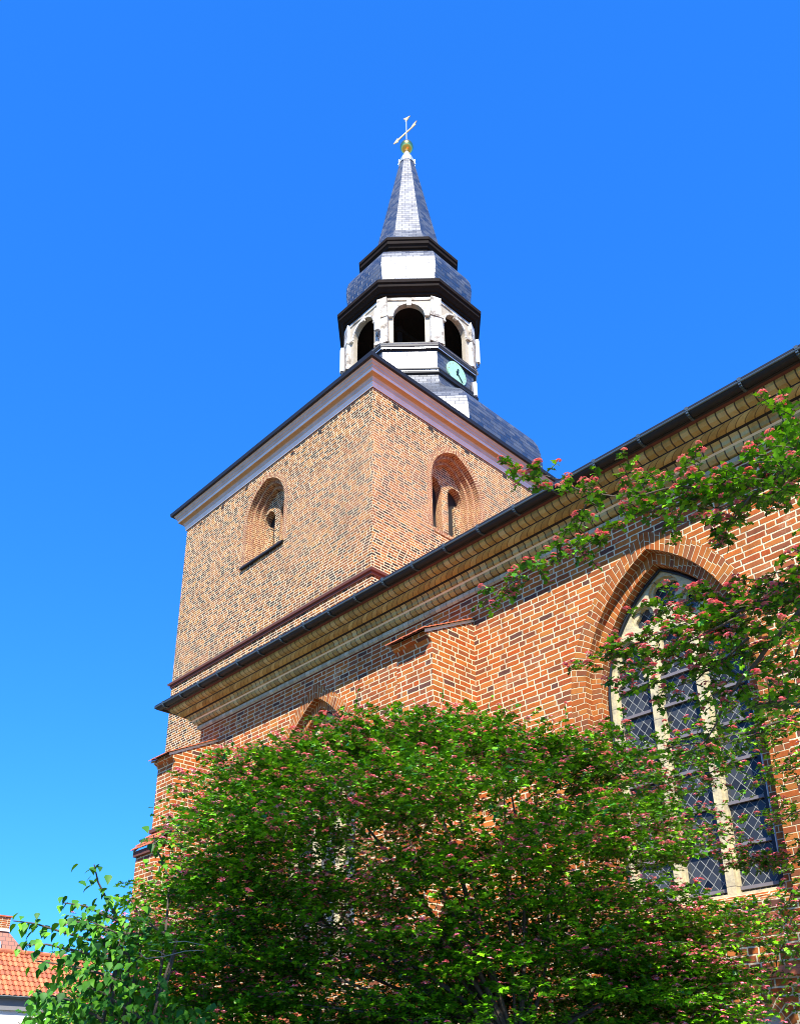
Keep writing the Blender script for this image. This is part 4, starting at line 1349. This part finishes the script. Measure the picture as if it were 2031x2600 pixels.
# tiers: flat sprays of foliage stacked inside the crown envelope
for i in range(760):
    az = random.uniform(-64, -25)
    f = random.random()**0.9
    d = random.uniform(6.3+1.2*f, 9.2)
    if az < -60 and d < 7.7: continue
    zt = top_at(az)-0.22*(d-8.0)**2-0.30+0.22*math.sin(az*2.1+d*1.7)*math.sin(az*0.9)-0.08
    z = zt-f*(zt-1.7)
    if math.sin(az*0.75+z*3.1)*math.sin(z*4.3+d*2.2+az*0.2) < -0.12: continue
    if az > -32 and random.random() < (0.55 if z > 2.2 else 0.3): continue
    tiers.append((az, d, z, f < 0.75))
for i in range(45):
    tiers.append((random.uniform(-33, -26.5), random.uniform(8.0, 9.6), random.uniform(1.7, 3.1), random.random() < 0.5))
for i in range(200):     # shaded inner foliage low down at the back
    az = random.uniform(-64, -30)
    tiers.append((az, random.uniform(8.6, 9.8), random.uniform(1.6, 3.1), False))
# make sure the silhouette is followed
for i in range(110):
    az = -64+35*i/110+random.uniform(-.3, .3)
    if random.random() < 0.3: continue
    d = random.uniform(7.5, 8.3)
    tiers.append((az, d, top_at(az)-0.22*(d-8)**2-random.uniform(0.22, 0.42), True))
for (az, d, z, fl) in tiers:
    c = hp(az, d, z)
    rx = random.uniform(0.26, 0.52)
    nsp = int(random.uniform(28, 40))
    fprob = (1.0 if random.random() < 0.5 else 0.22) if fl else 0.06
    out = (c-Vector((fork.x, fork.y, c.z)))
    for _ in range(nsp):
        a = random.uniform(0, 2*math.pi)
        rr = rx*math.sqrt(random.random())
        p = c+Vector((rr*math.cos(a), rr*math.sin(a), random.gauss(0, 0.035)))
        dr = Vector((math.cos(a), math.sin(a), 0.25))*0.7+out.normalized()*0.6+Vector((0, 0, random.uniform(-.1, .35)))
        pl.spray(p, dr, random.uniform(0.12, 0.24), random.randint(8, 12), 0.048, flowers=fprob, fr=0.028, fk=12, stem=(random.random() < 0.2))
    if random.random() < 0.05:
        mid = (fork+c)/2+Vector((random.uniform(-.3, .3), random.uniform(-.3, .3), random.uniform(0, .4)))
        limb(mbb, bez(fork, mid, c, 7), random.uniform(0.015, 0.035), 0.006, 5)
# a few thin shoots poking out of the top
for az in (-60.3, -56.5, -52.6, -49.2, -46.5, -43.3, -40.5, -35.2, -33.2):
    b = hp(az, 7.9, top_at(az)-0.05)
    pl.spray(b, (random.uniform(-.3, .3), random.uniform(-.3, .3), 1), random.uniform(0.15, 0.28), 11, 0.035, flowers=0.3, droop=0)
mbb.build('branches', haw)
pl.finish(haw, M['leaf'])

# ---- second hawthorn, reaching in from the right
haw2 = tag(empty('hawthorn_tree', (0.4, 4.6, 0)), 'pink hawthorn branches reaching in from the right across the large pointed window', 'tree')
pl = Plant()
mbt = MB()
t2 = Vector((0.4, 4.6, 0))
limb(mbt, bez(t2, t2+Vector((0.05, 0, 1.2)), t2+Vector((-0.25, 0.1, 2.6))), 0.15, 0.10, 10)
mbt.build('trunk', haw2)
mbb = MB()
BR = [{'p': [(-3.095, 4.054, 5.498), (-2.942, 4.089, 5.367), (-2.764, 4.136, 5.24), (-2.592, 4.173, 5.08), (-2.361, 4.237, 4.953), (-2.126, 4.29, 4.917), (-1.902, 4.325, 4.836), (-1.682, 4.349, 4.774), (-1.354, 4.396, 4.722)], 'n': 70, 'off': True, 'w': 0.045, 'f': 0.6}, {'p': [(-3.316, 4.006, 4.545), (-3.163, 4.048, 4.626), (-2.96, 4.122, 4.7), (-2.779, 4.172, 4.725), (-2.576, 4.227, 4.774), (-2.349, 4.286, 4.861), (-2.115, 4.337, 4.822), (-1.824, 4.399, 4.796), (-1.577, 4.427, 4.798)], 'n': 75, 'off': False, 'w': 0.04, 'f': 0.5}, {'p': [(-2.949, 4.5, 5.064), (-2.765, 4.321, 5.091), (-2.581, 4.141, 5.058)], 'n': 14, 'off': False, 'w': 0.035, 'f': 0.3}, {'p': [(-2.558, 4.412, 5.259), (-2.284, 4.419, 5.143), (-2.029, 4.405, 4.966), (-1.787, 4.374, 4.791), (-1.402, 4.381, 4.547)], 'n': 60, 'off': True, 'w': 0.08, 'f': 0.5}, {'p': [(-2.004, 4.581, 4.588), (-1.894, 4.447, 4.596), (-1.747, 4.327, 4.599), (-1.578, 4.214, 4.583)], 'n': 16, 'off': False, 'w': 0.03, 'f': 0.6}, {'p': [(-2.248, 4.466, 4.809), (-1.99, 4.404, 4.707), (-1.703, 4.345, 4.637), (-1.363, 4.288, 4.53)], 'n': 34, 'off': True, 'w': 0.06, 'f': 0.35}, {'p': [(-1.484, 4.46, 5.311), (-1.422, 4.305, 4.963), (-1.361, 4.149, 4.631), (-1.288, 3.998, 4.294)], 'n': 55, 'off': True, 'w': 0.05, 'f': 0.3}, {'p': [(-1.683, 4.389, 4.891), (-1.483, 4.196, 4.701), (-1.246, 4.011, 4.395)], 'n': 26, 'off': True, 'w': 0.06, 'f': 0.2}, {'p': [(-2.936, 4.412, 4.084), (-2.789, 4.423, 4.089), (-2.607, 4.45, 4.099), (-2.404, 4.482, 4.14), (-2.209, 4.501, 4.123), (-2.0, 4.52, 4.098), (-1.78, 4.535, 4.065), (-1.503, 4.559, 4.08)], 'n': 80, 'off': True, 'w': 0.06, 'f': 0.75, 'r': (0.022, 0.004)}, {'p': [(-2.698, 4.562, 3.954), (-2.529, 4.515, 3.96), (-2.32, 4.486, 4.005), (-2.1, 4.455, 4.013), (-1.869, 4.421, 4.009)], 'n': 65, 'off': False, 'w': 0.1, 'f': 0.8}, {'p': [(-2.576, 4.632, 4.372), (-2.305, 4.633, 4.345), (-2.031, 4.624, 4.254), (-1.774, 4.595, 4.135), (-1.507, 4.557, 4.057)], 'n': 75, 'off': True, 'w': 0.08, 'f': 0.7}, {'p': [(-2.637, 4.713, 3.873), (-2.392, 4.654, 3.828), (-2.149, 4.588, 3.851), (-1.909, 4.513, 3.911)], 'n': 45, 'off': False, 'w': 0.08, 'f': 0.6}, {'p': [(-2.39, 4.731, 3.447), (-2.21, 4.68, 3.626), (-2.038, 4.62, 3.748), (-1.834, 4.571, 3.854), (-1.55, 4.543, 4.021)], 'n': 40, 'off': True, 'w': 0.05, 'f': 0.3, 'r': (0.03, 0.006)}, {'p': [(-2.046, 4.671, 3.573), (-1.833, 4.49, 3.504), (-1.579, 4.32, 3.338)], 'n': 22, 'off': True, 'w': 0.03, 'f': 0.1, 'r': (0.018, 0.006)}, {'p': [(-1.848, 4.753, 3.653), (-1.779, 4.601, 3.543), (-1.709, 4.45, 3.427), (-1.597, 4.314, 3.331)], 'n': 2, 'off': True, 'w': 0.02, 'f': 0, 'r': (0.012, 0.005)}, {'p': [(-4.813, 6.515, 4.425), (-4.585, 6.525, 4.539), (-4.336, 6.544, 4.55), (-4.094, 6.551, 4.513), (-3.884, 6.533, 4.491)], 'n': 76, 'off': False, 'w': 0.09000000000000001, 'f': 0.5, 's': 0.046}, {'p': [(-4.657, 6.627, 4.126), (-4.366, 6.723, 4.264), (-4.081, 6.803, 4.321), (-3.769, 6.886, 4.368), (-3.437, 6.965, 4.368), (-3.111, 7.025, 4.363), (-2.612, 7.137, 4.454)], 'n': 144, 'off': True, 'w': 0.14400000000000002, 'f': 0.35, 'r': (0.02, 0.005), 's': 0.046}, {'p': [(-4.089, 6.992, 4.256), (-3.716, 7.056, 4.359), (-3.302, 7.122, 4.371), (-2.956, 7.137, 4.383), (-2.622, 7.133, 4.387)], 'n': 102, 'off': True, 'w': 0.14400000000000002, 'f': 0.3, 's': 0.046}, {'p': [(-4.3, 6.865, 3.873), (-3.843, 6.94, 4.073), (-3.47, 6.948, 4.089), (-3.164, 6.91, 4.105)], 'n': 93, 'off': False, 'w': 0.14400000000000002, 'f': 0.6, 's': 0.046}, {'p': [(-4.063, 9.138, 4.57), (-3.731, 9.008, 4.632), (-3.35, 8.89, 4.633)], 'n': 59, 'off': True, 'w': 0.14400000000000002, 'f': 0.3, 's': 0.046}, {'p': [(-4.028, 9.153, 4.306), (-3.77, 8.992, 4.135), (-3.42, 8.863, 4.195)], 'n': 40, 'off': True, 'w': 0.108, 'f': 0.4, 's': 0.046}, {'p': [(-4.848, 9.762, 4.004), (-4.478, 9.755, 3.937), (-4.15, 9.718, 3.917), (-3.818, 9.674, 3.976)], 'n': 128, 'off': True, 'w': 0.09000000000000001, 'f': 0.7, 's': 0.046}, {'p': [(-5.883, 9.176, 4.426), (-5.325, 9.319, 4.481), (-4.878, 9.373, 4.307), (-4.443, 9.403, 4.18)], 'n': 272, 'off': False, 'w': 0.25200000000000006, 'f': 0.7, 's': 0.046}, {'p': [(-4.131, 9.107, 3.095), (-3.931, 9.014, 3.29), (-3.745, 8.912, 3.403), (-3.53, 8.82, 3.508)], 'n': 85, 'off': True, 'w': 0.162, 'f': 0.5, 's': 0.046}, {'p': [(-4.302, 9.027, 2.352), (-4.126, 8.926, 2.626), (-3.935, 8.83, 2.893), (-3.751, 8.728, 3.117)], 'n': 102, 'off': False, 'w': 0.162, 'f': 0.4, 's': 0.046}, {'p': [(-3.705, 8.965, 5.776), (-3.414, 8.812, 5.9), (-3.032, 8.686, 6.074)], 'n': 60, 'off': True, 'w': 0.13, 'f': 0.5}, {'p': [(-3.643, 8.882, 5.274), (-3.391, 8.714, 5.299), (-3.075, 8.565, 5.343)], 'n': 45, 'off': True, 'w': 0.12, 'f': 0.5}, {'p': [(-3.594, 9.117, 6.462), (-3.296, 8.963, 6.477), (-2.966, 8.814, 6.516)], 'n': 45, 'off': True, 'w': 0.12, 'f': 0.5}, {'p': [(-1.726, 4.479, 3.597), (-1.56, 4.274, 3.65), (-1.401, 4.065, 3.687)], 'n': 24, 'off': True, 'w': 0.08, 'f': 0.4}, {'p': [(-1.617, 4.52, 4.187), (-1.474, 4.305, 4.082), (-1.331, 4.089, 4.016)], 'n': 14, 'off': True, 'w': 0.08, 'f': 0.4}]
def along(pts, t):
    t = t*(len(pts)-1); k = min(int(t), len(pts)-2)
    return Vector(pts[k]).lerp(Vector(pts[k+1]), t-k), (Vector(pts[k+1])-Vector(pts[k])).normalized()
for b in BR:
    pts = [Vector(p) for p in b['p']]
    r0, r1 = b.get('r', (0.014, 0.004))
    r0 *= 0.6; r1 *= 0.5
    sm = []
    for i in range(len(pts)-1):
        for j in range(3):
            sm.append(pts[i].lerp(pts[i+1], j/3)+Vector([random.uniform(-.012, .012) for _ in range(3)]))
    sm.append(pts[-1])
    limb(mbb, sm, r1, r0, 6)          # tip first, root last
    tt = t2+Vector((-0.25, 0.1, 2.6))
    if b['off']: limb(mbb, bez(tt, pts[-1]+Vector((1.6, 0.5, 0.25)), pts[-1], 8), 0.035, r0, 6)
    n = int(b['n']*1.15)
    w = b.get('w', 0.06)
    for i in range(n):
        t = random.uniform(0, b.get('t1', 1.0))
        p, ax = along(pts, t)
        p = p+Vector((random.gauss(0, w), random.gauss(0, w), random.gauss(0, w*b.get('wz', 0.6))))
        a = random.uniform(0, 2*math.pi)
        dr = -ax*0.5+Vector((math.cos(a)*0.8, math.sin(a)*0.8, random.uniform(-.35, .5)))
        pl.spray(p, dr, random.uniform(0.05, 0.13), random.randint(5, 8), b.get('s', 0.047), flowers=min(1, b.get('f', 0.4)*1.2), fr=0.022, fk=14, droop=0.5)
for i in range(16):
    c = hp(random.uniform(-17.0, -14.0), random.uniform(8.4, 9.3), random.uniform(5.7, 7.0))
    for _ in range(22):
        a = random.uniform(0, 2*math.pi)
        pl.spray(c+Vector((0.3*random.random()*math.cos(a), 0.3*random.random()*math.sin(a), random.gauss(0, .05))), (math.cos(a), math.sin(a), .2), 0.15, 8, 0.048, flowers=0.3, fr=0.025, fk=8, stem=False)
for i in range(90):
    c = hp(random.uniform(-10.5, 12), random.uniform(6.0, 9.6), random.uniform(4.6, 7.2))
    rx = random.uniform(0.3, 0.45)
    if random.random() < 0.2:
        limb(mbb, bez(t2+Vector((-0.25, 0.1, 2.6)), (t2+c)/2+Vector((0, 0, 2.2)), c, 7), 0.05, 0.008, 6)
    for _ in range(22):
        a = random.uniform(0, 2*math.pi)
        q = c+Vector((rx*random.random()*math.cos(a), rx*random.random()*math.sin(a), random.gauss(0, .06)))
        pl.spray(q, (math.cos(a), math.sin(a), .2), 0.18, 8, 0.048, flowers=0.5, fr=0.025, fk=8, stem=False)
mbb.build('branches', haw2)
pl.finish(haw2, M['leaf'])

# ---- unseen tree added behind the viewer so its crown shades the main hawthorn's foot
shade_root = tag(empty('shade_tree', (1.8, -2.7, 0)), 'unseen leafy tree added behind the viewpoint to shade the hawthorn', 'tree')
mbt = MB()
tb = Vector((1.8, -2.7, 0))
limb(mbt, bez(tb, tb+Vector((0.1, 0, 4)), tb+Vector((0, 0.1, 9.5))), 0.24, 0.07, 10)
mbt.build('trunk', shade_root)
pl = Plant()
mbb = MB()
for i in range(150):
    a = random.uniform(0, 2*math.pi); u = random.uniform(-1, 1); rr = random.random()**0.4
    h_ = math.sqrt(1-u*u)
    c = tb+Vector((2.0*rr*h_*math.cos(a), 2.0*rr*h_*math.sin(a), 9.7+2.9*rr*u))
    if i % 6 == 0:
        limb(mbb, bez(tb+Vector((0, 0, 6.5)), (tb+c)/2+Vector((0, 0, 2.5)), c, 6), 0.05, 0.01, 6)
    for _ in range(26):
        q = c+Vector((random.gauss(0, .25), random.gauss(0, .25), random.gauss(0, .12)))
        b_ = random.uniform(0, 6.28)
        pl.spray(q, (math.cos(b_), math.sin(b_), 0.1), 0.2, 7, 0.085, flowers=0, stem=False)
mbb.build('branches', shade_root)
pl.finish(shade_root, M['leaf_broad'], BLf, BF3)

# ---- broad leaved shrub at the left
shrub = tag(empty('broadleaf_shrub', (-6.6, 3.4, 0)), 'shrub with drooping heart-shaped bright green leaves left of the hawthorn', 'shrub')
pl = Plant()
mbb = MB()
ST = [{'p': [(-6.345, 2.445, 2.706), (-6.34, 2.594, 2.704), (-6.302, 2.81, 2.656), (-6.244, 3.053, 2.605), (-6.199, 3.252, 2.537)], 'n': 24}, {'p': [(-6.328, 2.49, 2.547), (-6.315, 2.686, 2.57), (-6.263, 2.954, 2.53), (-6.223, 3.178, 2.492)], 'n': 22}, {'p': [(-6.205, 2.902, 3.141), (-6.243, 2.967, 3.028), (-6.263, 3.07, 2.903), (-6.268, 3.201, 2.749)], 'n': 16}, {'p': [(-6.232, 2.721, 2.848), (-6.229, 2.88, 2.846), (-6.219, 3.046, 2.795), (-6.198, 3.226, 2.743)], 'n': 16}, {'p': [(-6.235, 2.714, 2.704), (-6.229, 2.88, 2.736), (-6.189, 3.107, 2.673), (-6.153, 3.312, 2.607)], 'n': 19}, {'p': [(-6.28, 2.607, 2.449), (-6.257, 2.82, 2.438), (-6.222, 3.039, 2.4), (-6.19, 3.241, 2.332)], 'n': 19}, {'p': [(-6.15, 2.901, 2.728), (-6.121, 3.102, 2.665), (-6.076, 3.323, 2.682), (-6.031, 3.529, 2.614)], 'n': 19}, {'p': [(-6.07, 2.835, 2.294), (-6.058, 3.004, 2.253), (-6.039, 3.18, 2.16), (-6.014, 3.357, 2.064)], 'n': 16}, {'p': [(-5.952, 3.076, 2.886), (-5.964, 3.188, 2.764), (-5.963, 3.32, 2.696), (-5.946, 3.476, 2.627)], 'n': 16}, {'p': [(-6.168, 2.617, 2.237), (-6.162, 2.837, 2.2), (-6.143, 3.069, 2.084)], 'n': 14}, {'p': [(-6.074, 3.274, 3.4), (-6.11, 3.339, 3.297), (-6.131, 3.429, 3.196), (-6.164, 3.499, 3.032)], 'n': 14}]
rootp = Vector((-6.6, 3.4, 0))
for s_ in ST:
    pts = [Vector(p) for p in s_['p']]
    limb(mbb, pts, 0.004, 0.012, 6)
    limb(mbb, bez(pts[-1], (pts[-1]+rootp)/2+Vector((random.uniform(-.2, .3), random.uniform(-.2, .3), 0.5)), rootp), 0.008, 0.018, 6)
    n = s_['n']
    for i in range(n):
        p, ax = along(pts, (i+random.random())/n)
        for sd in (1, -1):
            lat = ax.cross(Vector((0, 0, 1))).normalized()*sd
            ld = lat*random.uniform(0.2, 0.7)+Vector((random.uniform(-.2, .2), random.uniform(-.2, .2), -random.uniform(0.5, 1.0)))-ax*0.3
            nn = lat*random.uniform(0.3, 0.9)+Vector((random.uniform(-.3, .6), -0.4+random.uniform(-.4, .3), 0.8))
            q = p+Vector((random.gauss(0, .05), random.gauss(0, .05), random.gauss(0, .03)))
            pl.leaf(tuple(q), tuple(ld), tuple(nn), random.uniform(0.05, 0.08))
for i in range(2600):
    az = random.uniform(-67.5, -57)
    top = 2.2+max(0, 1.0-abs((az+63.5)/4.5))*0.55
    p = hp(az, random.uniform(6.6, 7.6), random.uniform(1.2, top))
    a = random.uniform(0, 6.28)
    pl.leaf(tuple(p), (math.cos(a)*.7, math.sin(a)*.7, -random.uniform(.3, 1)), (random.uniform(-.5, .9), -random.uniform(-.4, .9), 1.1), random.uniform(0.04, 0.075))
mbb.build('stems', shrub)
pl.finish(shrub, M['leaf_broad'], BLf, BF3)

# ---- bare dead twig in front of the shrub
mb = MB()
TW = [[(-5.639, 3.026, 2.476), (-5.617, 3.067, 2.437), (-5.559, 3.172, 2.456), (-5.496, 3.279, 2.492), (-5.43, 3.388, 2.502)], [(-5.612, 3.076, 2.493), (-5.579, 3.136, 2.487), (-5.556, 3.176, 2.456)], [(-5.55, 3.187, 2.545), (-5.499, 3.274, 2.556), (-5.431, 3.386, 2.533)]]
for t_ in TW:
    mb.tube(t_, [0.0026]*(len(t_)-1)+[0.0015], M['twig'], 5)
tag(mb.build('bare_twig'), 'thin pale leafless twig sticking out among the dark leaves at lower left', 'twig')

# ---- creeper on the white wall of the low house
vine = tag(empty('climbing_plant', (HX+0.1, 14, 0)), 'reddish green climber trailing over the white wall of the low house', 'climbing plant')
pl = Plant()
mbb = MB()
for i in range(16):
    y = random.uniform(12.6, 17.8); z = random.uniform(1.2, 3.6)
    pts = [Vector((HX+0.15, y, z))]
    for k in range(9):
        pts.append(pts[-1]+Vector((random.uniform(-.02, .03), random.uniform(0.10, 0.42), random.uniform(0.0, 0.26))))
    for p in pts:
        p.z = min(p.z, 4.75)
    limb(mbb, pts, 0.02, 0.006, 5)
    for k in range(120):
        p, ax = along(pts, random.random())
        pl.leaf((p.x+random.uniform(0, .12), p.y+random.gauss(0, .09), p.z+random.gauss(0, .08)), (random.uniform(-.2, .5), random.uniform(-1, 1), random.uniform(-1, .4)), (1, random.uniform(-.6, .6), random.uniform(0, .9)), random.uniform(0.09, 0.16))
mbb.build('stems', vine)
pl.finish(vine, M['leaf_vine'], BLf, BF3)
